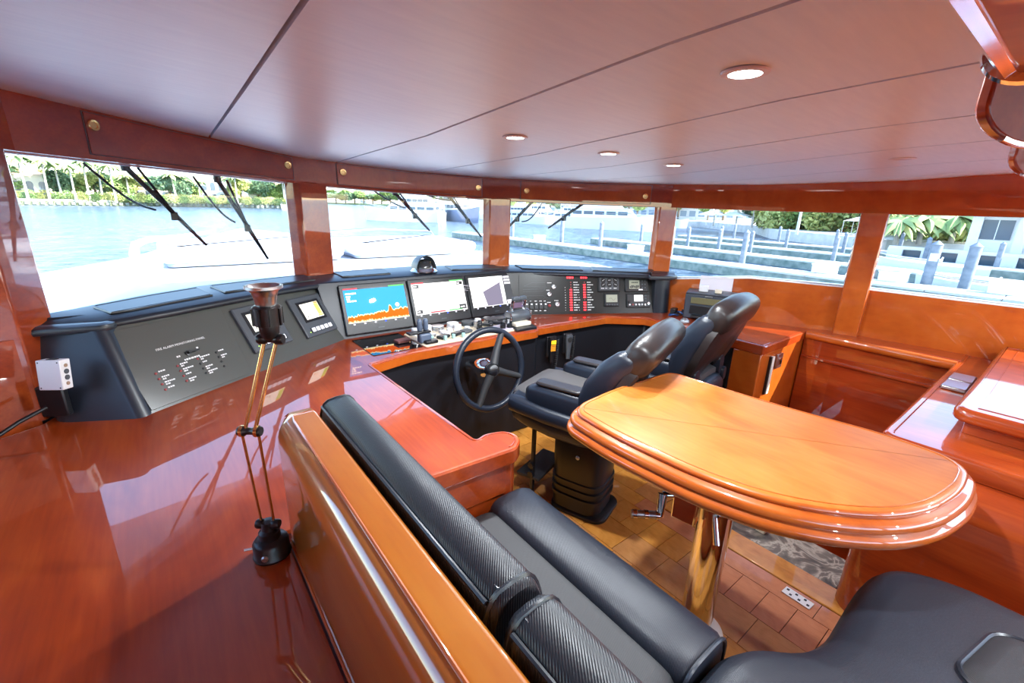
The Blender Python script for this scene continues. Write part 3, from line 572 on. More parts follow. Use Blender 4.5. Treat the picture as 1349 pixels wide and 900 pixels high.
for x, y, sx, sy, rz in ((1.49, 2.655, .09, .055, .35), (1.61, 2.67, .085, .05, .35), (1.70, 2.69, .08, .06, .2), (1.36, 2.60, .09, .06, 0), (1.94, 2.76, .055, .08, .5), (2.03, 2.77, .05, .085, .5)):
    MB().box((x, y, .884), (sx, sy, .022), rz).build('key_pad', BLACK if x < 1.65 else GREYP, cs, .006)
for x, y in ((1.40, 2.70), (1.475, 2.60), (1.545, 2.61), (1.40, 2.655), (1.62, 2.60)): MB().box((x, y, .889), (.022, .022, .032)).build('teal_switch', TEAL, cs, .005)
for x, y in ((1.80, 2.66), (1.84, 2.72), (1.87, 2.62), (1.91, 2.68)):
    MB().lathe([(.026, 0), (.026, .010), (.012, .016), (.008, .030), (.018, .040), (.020, .055), (.012, .065), (0, .066)], (x, y, .8725), n=12).build('black_stick', BLACK, cs, smooth=50)
MB().prism([V((x, y, .8726)) for x, y in rrect(1.95, 2.08, 2.575, 2.72, .02)], (0, 0, .008)).build('lilac_pad', mat('lilac pad', (.55, .48, .58), .4), cs, .002)
for x, y in ((1.985, 2.62), (2.015, 2.66), (2.04, 2.61)): MB().lathe([(.022, 0), (.020, .022), (.010, .030), (0, .030)], (x, y, .881), n=12).build('black_knob', BLACK, cs)
js = thing('joystick', 'grey blue joystick with twin grips at the left end of the control tray', 'joystick', (1.335, 2.615, .865))
BLU_P = mat('slate blue plastic', (.10, .13, .19), .35)
MB().box((1.335, 2.64, .905), (.085, .06, .065)).build('base', BLU_P, js, .012); MB().box((1.30, 2.65, .945), (.16, .055, .014)).build('bridge', BLACK, js, .004)
for dx in (-.022, .022): MB().lathe([(.014, 0), (.020, .02), (.016, .05), (.018, .065), (.010, .078), (0, .08)], (1.335+dx, 2.66, .952), n=14).build('grip', BLU_P, js, smooth=50)
rp = MB().box((1.22, 2.735, .878), (.10, .065, .018), .1).build('red_box', mat('dull red box', (.16, .05, .045), .4), None, .004, at=(1.22, 2.735, .869)); tag(rp, 'small dull red box lying below the sonar monitor', 'box')
# throttle
th = thing('throttle', 'twin lever engine throttle with chrome barrel beside the wheel', 'throttle', (2.15, 2.64, .861))
MB().prism([V((x, y, .861)) for x, y in [(2.04, 2.52), (2.235, 2.51), (2.30, 2.80), (2.10, 2.86)]], (0, 0, .022)).build('base', BLACK, th, .006)
MB().box((2.15, 2.60, .897), (.15, .06, .03)).build('ivory_skirt', IVORY, th, .006)
MB().lathe([(0, -.095), (.040, -.095), (.048, -.088), (.048, .088), (.040, .095), (0, .095)], (2.16, 2.66, .945), (1, 0, 0)).build('barrel', GREYP, th, smooth=50)
for s_ in (-1, 1): MB().lathe([(.030, 0), (.046, 0), (.050, .005), (.046, .010), (.030, .006), (0, .006)], (2.16+s_*.094, 2.66, .945), (s_, 0, 0)).build('end_ring', CHROME, th)
for s_ in (-.06, .06):
    MB().tube([(2.16+s_, 2.66, .985), (2.16+s_, 2.665, 1.02), (2.16+s_*.95, 2.655, 1.075)], [.016, .013, .012], 8).build('lever', CHROME, th)
    MB().box((2.16+s_*.55, 2.65, 1.085), (.068, .035, .034)).build('lever_grip', GREYP, th, .010)
MB().box((2.16, 2.668, 1.03), (.085, .014, .045)).build('cross_plate', mat('violet glass', (.16, .10, .15), .15), th, .004)
MB().box((1.98, 2.72, .935), (.17, .09, .010), -.25).build('palm_shelf', BLACK, th, .004); MB().cyl((2.04, 2.70, .865), (2.06, 2.70, .932), .010).build('shelf_post', STEEL, th)
# steering wheel
sh = V((1.615, 2.26, .735)); ax = V((0, -1, .20)).normalized(); ux = V((1, 0, 0)); uy = ax.cross(ux).normalized()*-1
uy = V((0, .196, .98)).normalized()
wl = thing('steering_wheel', 'three spoke black steering wheel with chrome hub on the knee wall', 'wheel', sh)
MB().tube([sh + ux*.262*math.cos(2*math.pi*k/48) + uy*.262*math.sin(2*math.pi*k/48) for k in range(48)], .0215, 12, closed=True).build('rim', LEA_S, wl, smooth=60)
for a in (62, 182+60, -22): 
    d = ux*math.cos(R(a)) + uy*math.sin(R(a)); MB().tube([sh + d*.035 + ax*.02, sh + d*.13 + ax*.004, sh + d*.255], [.030, .024, .021], 10).build('spoke', BLACK_M, wl, smooth=60)
MB().lathe([(.042, -.0), (.048, .012), (.048, .034), (.043, .042), (.040, .036), (0, .036)], sh, ax).build('hub', BLACK, wl, smooth=50)
q = MB().lathe([(.030, .037), (.034, .037), (.034, .045), (.030, .045)], sh, ax).build('hub_ring', CHROME, wl); MB().lathe([(0, .0375), (.029, .0375), (.026, .042), (0, .043)], sh, ax).build('red_emblem', mat('red emblem', (.25, .03, .02), .2, coat=1), q)
MB().lathe([(.036, -.26), (.036, -.12), (.066, -.115), (.070, -.05), (.055, -.022), (.048, 0)], sh, ax).build('shaft', CHROME, wl, smooth=50)
# two radio handsets on the knee wall
def handset(x, y, label, lit):
    d = V((-.22, -1, 0)).normalized(); base = V((x, y, .70)); Rm = Matrix.Rotation(math.atan2(d.x, -d.y), 3, 'Z')
    t = thing('radio_handset', label, 'handset', base)
    MB().box(base + d*.012 + V((0, 0, -.01)), (.085, .022, .17), M=Rm).build('cradle', BLACK, t, .005)
    b = MB(); b.loft([sup(base + d*(.035+dd) + V((0, 0, z)), Rm @ V((1, 0, 0)), d, a, b_, 16, .6) for z, a, b_, dd in ((-.14, .017, .013, 0), (-.06, .020, .014, 0), (0, .029, .017, .002), (.05, .031, .019, .004), (.068, .027, .016, .004))])
    hb = b.build('handset_body', BLACK if lit else GREYP, t, smooth=50)
    if lit:
        MB().box(base + d*.058 + V((0, 0, .036)), (.040, .006, .030), M=Rm).build('lit_screen', emi('amber screen', (1, .50, .02), 1.6), hb)
        for i in range(3):
            for j in range(4): MB().box(base + d*.054 + Rm @ V((-.015+.015*i, 0, .008-.014*j)), (.010, .006, .009), M=Rm).build('lit_key', emi('amber key', (.9, .32, .03), 1.0), hb)
    else: MB().lathe([(.022, 0), (.022, .004), (0, .006)], base + d*.055 + V((0, 0, .03)), d).build('speaker_grille', BLACK_M, hb)
    pts = []; n_ = 150; r0 = Rm @ V((1, 0, 0))
    for k in range(n_+1):
        s_ = k/n_; c = base + d*.028 + r0*(.055 - .03*s_*s_) + V((0, 0, .05 - .40*s_)); a = 2*math.pi*24*s_
        pts.append(c + r0*.010*math.cos(a) + d*.010*math.sin(a))
    MB().tube(pts, .0032, 5).build('coiled_cord', BLACK_M, t, smooth=60)
handset(2.40, 2.53, 'black telephone handset with amber lit keys and coiled cord', True)
handset(2.58, 2.525, 'grey microphone handset with coiled cord, right of the amber keyed one', False)
# ================================================================== SETTEE, PARTITION, TABLE
pt = thing('settee_partition', 'honey coloured varnished wood partition with bullnose cap behind the settee', 'partition', (.21, -.1, .861))
b = MB(); prof = [(.168, .861), (.168, 1.16), (.168, 1.175), (.169, 1.195), (.174, 1.213), (.183, 1.229), (.195, 1.239), (.208, 1.243), (.214, 1.2435), (.258, 1.2435), (.262, 1.2435), (.268, 1.238), (.268, 1.0), (.268, .861)]
front = lambda k: [V((x, y, z)) for (x, z), y in zip(prof, k)]
b.loft([[V((x, -1.45, z)) for x, z in prof], [V((x, 1.155, z)) for x, z in prof], [V((x, 1.165, z)) for x, z in prof], [V((x + (.012 if x < .2 else 0), 1.205, z - (.006 if z > 1.2 else 0))) for x, z in prof], [V((x + (.035 if x < .2 else -.01), 1.222, z - (.022 if z > 1.2 else 0))) for x, z in prof]])
b.build('panel', W_PART, pt, smooth=50)
MB().tube([(.205, -1.44, 1.2425), (.205, 1.13, 1.2425), (.212, 1.172, 1.240), (.262, 1.176, 1.240)], .0035, 8).build('bullnose_bead', W_TRIM, pt)
MB().tube([(.168, -1.44, .866), (.168, 1.17, .866), (.19, 1.216, .866)], .005, 6).build('foot_bead', W_TRIM, pt)
se = thing('settee', 'L-shaped settee with black ribbed leather rolls and grey seat panels', 'settee', (.75, .4, 0))
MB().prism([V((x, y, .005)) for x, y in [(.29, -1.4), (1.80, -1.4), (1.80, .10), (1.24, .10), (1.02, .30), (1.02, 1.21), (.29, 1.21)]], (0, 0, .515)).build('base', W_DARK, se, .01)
# port seat: flat panel and front roll
b = MB(); b.tiers(rrect(.33, .915, .375, 1.225, .075, 5), [(-.004, .50), (0, .52), (0, .612), (-.02, .628), (-.06, .634)]); b.build('seat_panel', LEA_FLAT, se, smooth=60)
def roll(x0, x1, y0, y1, z0, z1, name, m):
    cx, cz_ = (x0+x1)/2, (z0+z1)/2; a, h = (x1-x0)/2, (z1-z0)/2; rings = []
    for y, s_ in ((y0, .80), (y0+.008, .92), (y0+.025, 1), *[(y0+.025+(y1-y0-.05)*k/6, 1) for k in range(1, 6)], (y1-.025, 1), (y1-.008, .92), (y1, .80)):
        rings.append(sup((cx, y, cz_), (1, 0, 0), (0, 0, 1), a*s_, h*s_, 28, .62))
    return MB().loft(rings).build(name, m, se, smooth=60)
roll(.868, 1.088, .362, 1.228, .500, .668, 'seat_roll', LEA)
MB().tube([sup((.978, .366, .584), (1, 0, 0), (0, 0, 1), .106, .080, 28, .62)[k] for k in range(28)], .006, 6, closed=True).build('roll_piping', PIPE, se)
# back cushions leaning on the partition
def back_cushion(y0, y1):
    rings = []; c0, c1 = V((.385, 0, .67)), V((.335, 0, 1.185)); up = (c1-c0).normalized(); nx = V((up.z, 0, -up.x)); mid = (c0+c1)/2; hl = (c1-c0).length/2 + .075
    for y, s_ in ((y0, .86), (y0+.010, .95), (y0+.03, 1), *[(y0+.03+(y1-y0-.06)*k/6, 1) for k in range(1, 6)], (y1-.03, 1), (y1-.010, .95), (y1, .86)):
        rings.append(sup(mid + V((0, y, 0)), nx, up, .062*s_, hl-.062*(1-s_), 40, .5))
    o = MB().loft(rings).build('back_cushion', LEA, se, smooth=60)
    tl = mid + up*(hl-.015) - nx*.042
    for d_ in (0, .020): MB().tube([tl + nx*d_*1.1 + up*d_*.45 + V((0, y0+.02, 0)), tl + nx*d_*1.1 + up*d_*.45 + V((0, y1-.02, 0))], .0042, 6).build('piping', PIPE, o)
    for yy, s_ in ((y0+.016, .965), (y1-.016, .965)):
        MB().tube([p for p in sup(mid + V((0, yy, 0)), nx, up, .0635*s_, (hl+.001)*s_ + .008, 40, .5)], .0042, 5, closed=True).build('end_piping', PIPE, o)
back_cushion(.385, 1.205); back_cushion(-.55, .365)
# aft corner cushion: wide roll round an inset grey panel
co = fillet([(.40, -1.2), (1.90, -1.2), (1.90, .02), (1.80, .185), (1.62, .205), (1.25, .195), (1.09, .355), (.36, .355)], [0, 0, .12, .12, .12, .18, .10, .10], 7)
MB().tiers(co, [(-.02, .49), (0, .51), (.004, .56), (0, .605), (-.022, .640), (-.055, .655), (-.09, .655)]).build('corner_cushion', LEA, se, smooth=60)
MB().tube([V((x, y, .535)) for x, y in offset(co, .001)], .005, 5, closed=True).build('corner_piping', PIPE, se)
ci = fillet([(1.40, -1.15), (1.77, -1.15), (1.72, -.10), (1.44, -.045)], [0, 0, .06, .06], 6)
MB().tiers(ci, [(.012, .648), (.008, .657), (0, .660), (-.012, .668), (-.04, .672)]).build('inset_panel', LEA_FLAT, se, smooth=60)
MB().tube([V((x, y, .659)) for x, y in offset(ci, .006)], .006, 5, closed=True).build('inset_piping', PIPE, se)
# table on its steel column
tb = thing('table', 'long varnished burl table with stepped moulded edge on a chrome column', 'table', (1.69, .66, 0))
to = fillet([(1.24, .60), (1.30, .40), (1.40, .25), (1.53, .135), (1.69, .065), (1.90, .03), (2.08, .04), (2.165, .12), (2.19, .32), (2.13, .65), (2.10, .95), (2.09, 1.262), (1.64, 1.285), (1.34, 1.255), (1.245, 1.19), (1.22, .94)], [.12, .09, .09, .09, .09, .10, .06, .06, .10, .15, .12, .10, .2, .07, .07, .15], 5)
MB().tiers(to, [(-.06, .850), (-.012, .852), (0, .862), (.004, .876), (-.002, .892), (-.016, .898), (-.018, .902), (-.010, .906), (-.010, .922), (-.022, .934), (-.036, .936), (-.040, .940), (-.036, .944), (-.036, .950), (-.044, .958), (-.058, .961)]).build('top', [W_TRIM, W_TABLE], tb, smooth=50)
for p_ in tb.children[0].data.polygons: p_.material_index = 1 if p_.normal.z > .97 and p_.center.z > .95 else 0
inl = [V((x, y, .9612)) for x, y in offset(to, -.062)]; MB().tube(inl, .0022, 5, closed=True).build('edge_line', W_TRIM, tb)
MB().cyl((1.615, .68, .006), (1.615, .68, .845), .066, None, 32).build('column', CHROME, tb, smooth=60)
MB().lathe([(.118, .002), (.118, .010), (.110, .016), (.07, .018)], (1.615, .68, 0), n=36).build('base_flange', mat('cream flange', (.75, .70, .62), .35), tb)
MB().prism([V((x, y, .822)) for x, y in rrect(1.45, 1.95, .36, 1.0, .05)], (0, 0, .028)).build('top_bracket', BLACK, tb, .004)
MB().box((1.515, .755, .655), (.055, .095, .150), R(10)).build('gear_box', CHROME, tb, .006)
cr = MB().tube([(1.495, .80, .675), (1.455, .83, .675)], .015, 12).build('crank_handle', CHROME, tb)
MB().tube([(1.455, .828, .680), (1.425, .812, .600)], [.020, .015], 10).build('crank_arm', CHROME, cr)
g0, g1 = V((1.425, .812, .602)), V((1.345, .890, .598))
MB().tube([g0, g1], [.016, .016], 12).build('crank_grip', STEEL, cr)
for k in (0, .4, .8): MB().tube([g0.lerp(g1, k), g0.lerp(g1, k+.14)], .0185, 12).build('grip_ring', CHROME, cr)
lv = MB().tube([(1.555, .64, .70), (1.535, .635, .68), (1.525, .64, .66)], [.014, .012, .012], 8).build('clamp_lever', CHROME, tb)
MB().tube([(1.525, .645, .665), (1.485, .60, .575)], [.010, .012], 10).build('lever_grip', CHROME, lv)
MB().lathe([(.018, 0), (.022, .006), (.022, .02), (0, .022)], (1.56, .645, .69), (-.7, -.7, .1)).build('clamp_boss', CHROME, tb)
# ================================================================== HELM CHAIRS
def helm_chair(label, ln, us):
    t = thing('helm_chair', label, 'chair', (0, 0, 0), 'black leather helm chairs behind the wheel', world=False)
    X, Y, Z = V((1, 0, 0)), V((0, 1, 0)), V((0, 0, 1))
    MB().tiers(rrect(-.16, .16, -.20, .16, .08), [(0, .002), (0, .018), (-.02, .03), (-.05, .034)]).build('foot_plate', BLACK, t)
    rings = [sup((0, 0, z), X, Y, a, a*1.05, 28, .5) for z, a in ((.03, .150), (.10, .150), (.105, .160), (.125, .160), (.13, .150), (.15, .150), (.155, .160), (.175, .160), (.18, .150), (.20, .150), (.205, .160), (.225, .160), (.23, .152), (.50, .158), (.51, .154))]
    p = MB().loft(rings).build('pedestal', BLACK, t, smooth=35)
    MB().lathe([(.013, 0), (.013, .004), (.008, .009), (0, .010)], (-.158, -.02, .40), (-1, 0, 0), 14).build('bolt', STEEL, p)
    MB().lathe([(.10, .50), (.10, .60)], (0, .02, 0)).build('swivel', BLACK_M, t)
    # lower shell: deep at the front, running back
    rings = []
    for y, a, zc_, h in ((-.24, .20, .60, .06), (-.20, .25, .60, .085), (-.05, .285, .605, .10), (.12, .295, .62, .11), (.28, .29, .645, .115), (.36, .275, .655, .105), (.40, .24, .66, .075)):
        rings.append(sup((0, y, zc_), X, Z, a, h, 28, .55))
    MB().loft(rings).build('seat_shell', LEA_S, t, smooth=70)
    rings = []
    for y, a, zc_, h in ((-.18, .20, .69, .04), (-.10, .225, .70, .05), (.1, .235, .705, .055), (.30, .235, .715, .055), (.38, .225, .715, .045), (.41, .19, .71, .025)):
        rings.append(sup((0, y, zc_), X, Z, a, h, 28, .55))
    MB().loft(rings).build('seat_cushion', LEA_G, t, smooth=70)
    for s_ in (-1, 1):
        rings = []
        for y, w_, z0, z1 in ((-.20, .045, .66, .80), (-.10, .055, .66, .83), (.06, .058, .67, .835), (.18, .058, .69, .835), (.25, .050, .70, .82), (.28, .03, .73, .80)):
            rings.append(sup((s_*.235, y, (z0+z1)/2), X, Z, w_, (z1-z0)/2, 20, .6))
        a_ = MB().loft(rings).build('armrest', LEA_S, t, smooth=70)
        MB().prism([V((s_*.235 + x, y, .832)) for x, y in rrect(-.045, .045, -.06, .22, .03)], (0, 0, .022)).build('arm_pad', LEA_W, a_, .010, seg=3)
        rings = []
        for y, w_, z in ((-.22, .03, .66), (-.1, .045, .665), (.12, .05, .675), (.30, .048, .69), (.37, .03, .69)):
            rings.append(sup((s_*.275, y, z), X, Z, w_, .048, 16, .7))
        MB().loft(rings).build('side_bolster', LEA_S, t, smooth=70)
    # backrest: an arched shell at the rear, cushion and wings in front, roll on top; all leaning aft
    dirv = V((0, -math.sin(ln), math.cos(ln))); nrm = V((0, math.cos(ln), math.sin(ln))); base = V((.045, -.06, .60))
    F_ = lambda x, u, d: base + X*x*1.24 + dirv*u*us + nrm*d
    out = fillet([(-.23, 0), (-.13, 0), (-.115, .17), (-.04, .225), (.04, .225), (.115, .17), (.13, 0), (.23, 0), (.29, .30), (.275, .50), (.22, .60), (-.22, .60), (-.275, .50), (-.29, .30)], [.02, .02, .05, .04, .04, .05, .02, .02, .08, .06, .06, .06, .06, .08], 4)
    MB().loft([[F_(x, u, -.055) for x, u in offset(out, -.012)], [F_(x, u, -.045) for x, u in out], [F_(x, u, -.0) for x, u in out], [F_(x, u, .0) for x, u in offset(out, -.01)]]).build('back_shell', LEA_W, t, smooth=50)
    rings = []
    for u, a, d in ((.05, .16, .030), (.10, .20, .045), (.25, .225, .05), (.42, .225, .05), (.56, .20, .05), (.60, .17, .035)): rings.append(sup(F_(0, u, .03), X, nrm, a, d, 28, .5))
    MB().loft(rings).build('back_cushion', LEA_S, t, smooth=70)
    for s_ in (-1, 1):
        rings = []
        for u, a, d, dd in ((.06, .030, .045, .03), (.12, .045, .065, .045), (.30, .058, .085, .06), (.45, .055, .08, .055), (.55, .045, .06, .04), (.59, .03, .04, .03)): rings.append(sup(F_(s_*.235, u, dd), X, nrm, a, d, 18, .7))
        MB().loft(rings).build('wing', LEA_S, t, smooth=70)
    rings = []
    for x, q in ((-.262, .55), (-.25, .78), (-.22, .95), (-.12, 1.0), (0, 1.02), (.12, 1.0), (.22, .95), (.25, .78), (.262, .55)): rings.append(sup(F_(x, .605 - .02*abs(x)/.26, .0), nrm, dirv, .082*q, .105*q, 24, .75))
    MB().loft(rings).build('head_roll', LEA_W, t, smooth=70)
    for s_ in (-1, 1): MB().tube([F_(s_*.09, .03, -.02), F_(s_*.075, .12, -.01), F_(s_*.07, .22, -.005)], .012, 8).build('hinge_arm', STEEL, t)
    # folding footrest at the front
    fr = MB().box((-.16, .27, .31), (.030, .018, .58)).build('footrest_post', BLACK, t, .003); MB().box((.16, .27, .31), (.030, .018, .58)).build('footrest_post', BLACK, t, .003)
    for z in (.20, .26): MB().lathe([(.018, 0), (.018, .02), (0, .022)], (-.175, .27, z), (-1, 0, 0), 12).build('clamp_knob', BLACK, fr)
    MB().box((0, .30, .16), (.34, .16, .02)).build('footrest', BLACK_M, t, .004)
    return t
c1 = helm_chair('nearer black helm chair directly behind the steering wheel', .50, .94); c1.location = (1.86, 1.60, 0); c1.rotation_euler = (0, 0, R(19))
c2 = helm_chair('farther black helm chair beside the wood cabinet', .36, 1.0); c2.location = (2.78, 1.59, 0); c2.rotation_euler = (0, 0, R(10))
# ================================================================== AFT STARBOARD COUNTER AND STAIRWELL
ac = thing('aft_counter', 'varnished cherry counter and bulkhead on the aft side of the stairwell', 'counter', (3.3, -.5, 0))
ao = fillet([(2.40, -2.15), (4.50, -2.15), (4.36, .385), (2.40, .385)], [0, 0, 0, .06], 6)
MB().tiers(ao, [(-.01, .775), (0, .785), (0, .848), (-.008, .858), (-.016, .86)]).build('counter_top', W_RED, ac, smooth=40)
bo = fillet([(2.26, -2.15), (4.48, -2.15), (4.34, .365), (2.26, .365)], [0, 0, 0, .10], 7)
MB().tiers(bo, [(0, -.95), (0, .66), (-.06, .74), (-.12, .78)]).build('cupboard', W_RED, ac, smooth=60)
MB().tube([V((x, y, .8605)) for x, y in offset(ao, -.035)][:-4] , .003, 5).build('edge_inlay', W_DARK, ac)
sr = MB().prism([(4.10, .36, .10), (4.36, .36, .10), (4.22, 1.285, .10), (4.06, 1.285, .10)], (0, 0, .765)).build('ledge', W_RED, ac, .012, seg=3)
cl = [V((4.13 - .06*s_*s_*0, y, .842)) for y, s_ in ((.37, 0), (.8, 0), (1.15, 0))]
MB().loft([sup((4.065 + (.02 if y in (.36, 1.285) else 0), y, .835), (1, 0, 0), (0, 0, 1), .03, .032, 16, .8) for y in (.375, .42, .8, 1.2, 1.27)]).build('coaming_rail', W_TRIM, ac, smooth=60)
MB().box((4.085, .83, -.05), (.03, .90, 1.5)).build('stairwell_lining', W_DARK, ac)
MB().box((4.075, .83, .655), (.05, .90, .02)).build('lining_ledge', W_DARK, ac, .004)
ld = thing('raised_cabinet', 'raised wood cabinet with rounded overhanging lid on the aft counter', 'cabinet', (3.5, -.3, .862))
lo_ = fillet([(2.66, -1.6), (4.36, -1.6), (4.30, .215), (2.66, .215)], [0, 0, .02, .07], 6)
MB().tiers(offset(lo_, -.045), [(0, .861), (0, .905), (.012, .912), (.012, .918)]).build('plinth', W_RED, ld, smooth=40)
lid = MB().tiers(lo_, [(-.02, .918), (-.006, .922), (0, .932), (0, .958), (-.008, .972), (-.024, .979)]).build('lid', W_RED, ld, smooth=50)
MB().tube([V((x, y, .9795)) for x, y in offset(lo_, -.075)], .0028, 5, closed=True).build('lid_inlay', W_DARK, lid)
for k, y in enumerate((.305, .305)):
    q = MB().box((3.42 + .19*k, .292, .872), (.165, .105, .022)).build('socket_cover', STEEL, None, .006, at=(3.42+.19*k, .292, .861)); tag(q, ('silver flip cover on the aft counter, farther from the wood lid' if k == 0 else 'silver flip cover tucked against the raised wood lid'), 'cover', 'silver covers on the aft counter')
    if k == 0: q['label'] = 'left silver flip cover on the aft counter'
    else: q['label'] = 'right silver flip cover on the aft counter, nearer the starboard wall'
vp = thing('vent_plate', 'white floor plate with dark slots beside the wood nosing', 'plate', (2.17, .47, .0))
MB().box((2.172, .468, .003), (.055, .125, .006), R(-3)).build('plate', WHITE, vp, .001)
for k in range(6): MB().box((2.160 + .024*(k % 2), .42 + .019*k, .0065), (.011, .011, .002)).build('slot', BLACK, vp)
# ================================================================== OVERHEAD CUPBOARDS, ceiling lights
def overhead(label, x0, x1, y1, zb, r=.09):
    t = thing('overhead_cupboard', label, 'cupboard', ((x0+x1)/2, y1-.4, 2.0), 'overhead cupboards at the aft edge of the ceiling')
    prof = [(-1.1, 2.0), (-1.1, zb-.01)] + [(y1-r+r*math.sin(R(a)), zb+r*.8-r*.8*math.cos(R(a))) for a in range(0, 91, 10)] + [(y1, 2.0)]
    pr = lambda x: [V((x, y, (cz(x, y)-.003) if z == 2.0 else z)) for y, z in prof]
    MB().loft([pr(x0), pr((x0+x1)/2), pr(x1)]).build('body', W_RED, t, .010, seg=3, smooth=40)
    for x in (x0+.003, x1-.003): MB().tube([p + V((0, 0, -.001)) for p in pr(x)[1:-1]], .0065, 6).build('chrome_edge', CHROME, t)
    MB().tube([V((x0+.01, y1-r*.6, zb+.004)), V((x1-.01, y1-r*.6, zb+.004))], .007, 6).build('chrome_lip', CHROME, t)
overhead('overhead wood cupboard with chrome edging, cut by the top right corner', -.35, .545, .088, 1.885, .025)
def hanging_panel(label, x0, y0, Ln, zb, fl):
    d = V((.9, -.436, 0)); n = V((-.436, -.9, 0)); o = V((x0, y0, 0)); t = thing('overhead_visor', label, 'visor', (x0 + .3, y0, 2.0), 'thin hanging wood panels at the aft edge of the ceiling')
    prof = [(0, 2.0), (0, zb+.05)] + [(.10-.10*math.cos(R(a)), zb+.05-.05*math.sin(R(a))) for a in range(10, 91, 10)] + [(Ln, zb - fl), (Ln, 2.0)]
    P = lambda s_, z: o + d*s_ + V((0, 0, (cz(x0+s_, y0)-.003) if z == 2.0 else z))
    MB().loft([[P(*p) - n*.009 for p in prof], [P(*p) + n*.009 for p in prof]]).build('panel', W_RED, t, .004, smooth=40)
    MB().tube([P(*p) + n*.004 for p in prof[7:-1]], [.0055]*(len(prof)-8), 6).build('chrome_lip', CHROME, t, smooth=60)
hanging_panel('nearer thin hanging wood panel with rounded lower corner and chrome lip', .945, .148, .55, 1.884, .045)
hanging_panel('farther thin hanging wood panel, smaller in view, with chrome lip', 1.76, .19, .55, 1.884, .03)
LIT = emi('lamp diffuser', (1, .97, .92), 14); UNLIT = mat('unlit lamp glass', (.55, .50, .52), .3)
def downlight(x, y, lit, label):
    z = cz(x, y); t = thing('ceiling_light', label, 'ceiling light', (x, y, z), 'round recessed ceiling lights')
    MB().lathe([(.034, -.001), (.035, -.005), (.049, -.004), (.051, 0)], (x, y, z), n=28).build('trim_ring', WHITE, t, smooth=50)
    MB().lathe([(0, -.007), (.02, -.0065), (.034, -.0048), (.034, -.001), (0, -.001)], (x, y, z), n=28).build('diffuser', LIT if lit else UNLIT, t)
    if lit:
        ld_ = bpy.data.lights.new('downlight', 'AREA'); ld_.shape = 'DISK'; ld_.size = .065; ld_.energy = DOWNLIGHT_W; ld_.color = (.88, .95, 1.0); ld_.spread = R(170)
        lo = bpy.data.objects.new('downlight', ld_); col.objects.link(lo); lo.parent = t; lo.location = (0, 0, -.012)
downlight(1.077, .565, True, 'large lit ceiling light nearest the viewer'); downlight(1.20, 1.53, True, 'lit ceiling light in front of the left seams, second nearest')
downlight(1.73, 1.50, True, 'lit ceiling light in the middle of the ceiling'); downlight(2.26, 1.50, True, 'small lit ceiling light above the farther helm chair')
downlight(2.70, .63, False, 'unlit ceiling light near the starboard edge')
for k, (x, y) in enumerate([(-.35, -.9), (.9, -1.5), (2.2, -1.5), (3.4, -1.4), (3.3, -.6), (-.4, .35)][:5]):  # out-of-view lamps, added to lift the interior light
    downlight(x, y, True, 'unseen ceiling light added at the aft end to brighten the cabin' if k != 4 else 'unseen ceiling light added by the aft starboard wall to brighten the cabin')
# ================================================================== LOOSE THINGS
ca = thing('chart_lamp', 'black swivel chart lamp with twin brass rods and upturned chrome rim', 'lamp', (.118, 1.165, .861))
c = V((.118, 1.165, .861))
MB().lathe([(.046, 0), (.047, .004), (.044, .008), (.044, .042), (.038, .050), (.026, .054), (.026, .074), (.018, .080), (.016, .104), (0, .106)], c).build('base', BLACK, ca, smooth=40)
MB().lathe([(.008, 0), (.009, .004), (.006, .008), (0, .008)], c + V((-.022, -.037, .022)), V((-.5, -.85, 0)), 14).build('screw', STEEL, ca); MB().cyl(c + V((-.043, .01, .03)), c + V((-.062, .014, .032)), .003).build('set_pin', STEEL, ca)
rx = V((.80, -.60, 0)); j0 = c + V((0, 0, .095)); j1 = c + V((-.008, -.004, .372)); j2 = c + V((.062, -.02, .600))
for j_, w_ in ((j0, .030), (j1, .028), (j2, .030)): MB().lathe([(0, -w_), (.011, -w_), (.013, -w_+.004), (.013, -.012), (.009, -.008), (.009, .008), (.013, .012), (.013, w_-.004), (.011, w_), (0, w_)], j_, rx, 16).build('joint', BLACK, ca, smooth=50)
for s_ in (-1, 1):
    MB().cyl(j0 + rx*.016*s_, j1 + rx*.020*s_, .0035, None, 10).build('brass_rod', BRASS, ca); MB().cyl(j1 + rx*.012*s_, j2 + rx*.014*s_, .0048, None, 10).build('brass_rod', BRASS, ca)
    for j_ in (j1,): MB().lathe([(.0145, -.004), (.0145, .004)], j_ + rx*.018*s_, rx, 14).build('brass_band', BRASS, ca)
hd = MB().lathe([(0, -.012), (.012, -.012), (.020, -.004), (.0225, .018), (.0225, .022), (.030, .024), (.031, .066), (.026, .070), (0, .070)], j2 + V((0, 0, .012))).build('lamp_head', BLACK, ca, smooth=40)
for a in range(0, 360, 45): MB().box(j2 + V((.031*math.cos(R(a)), .031*math.sin(R(a)), .056)), (.005, .005, .040), R(a)).build('cooling_rib', BLACK, hd)
MB().lathe([(.020, .066), (.022, .074), (.025, .090), (.030, .104), (.040, .110), (.040, .116), (.036, .116), (.028, .106), (.019, .080), (.012, .074), (0, .074)], j2 + V((0, 0, .012)), n=28).build('reflector_rim', STEEL, ca, smooth=50)
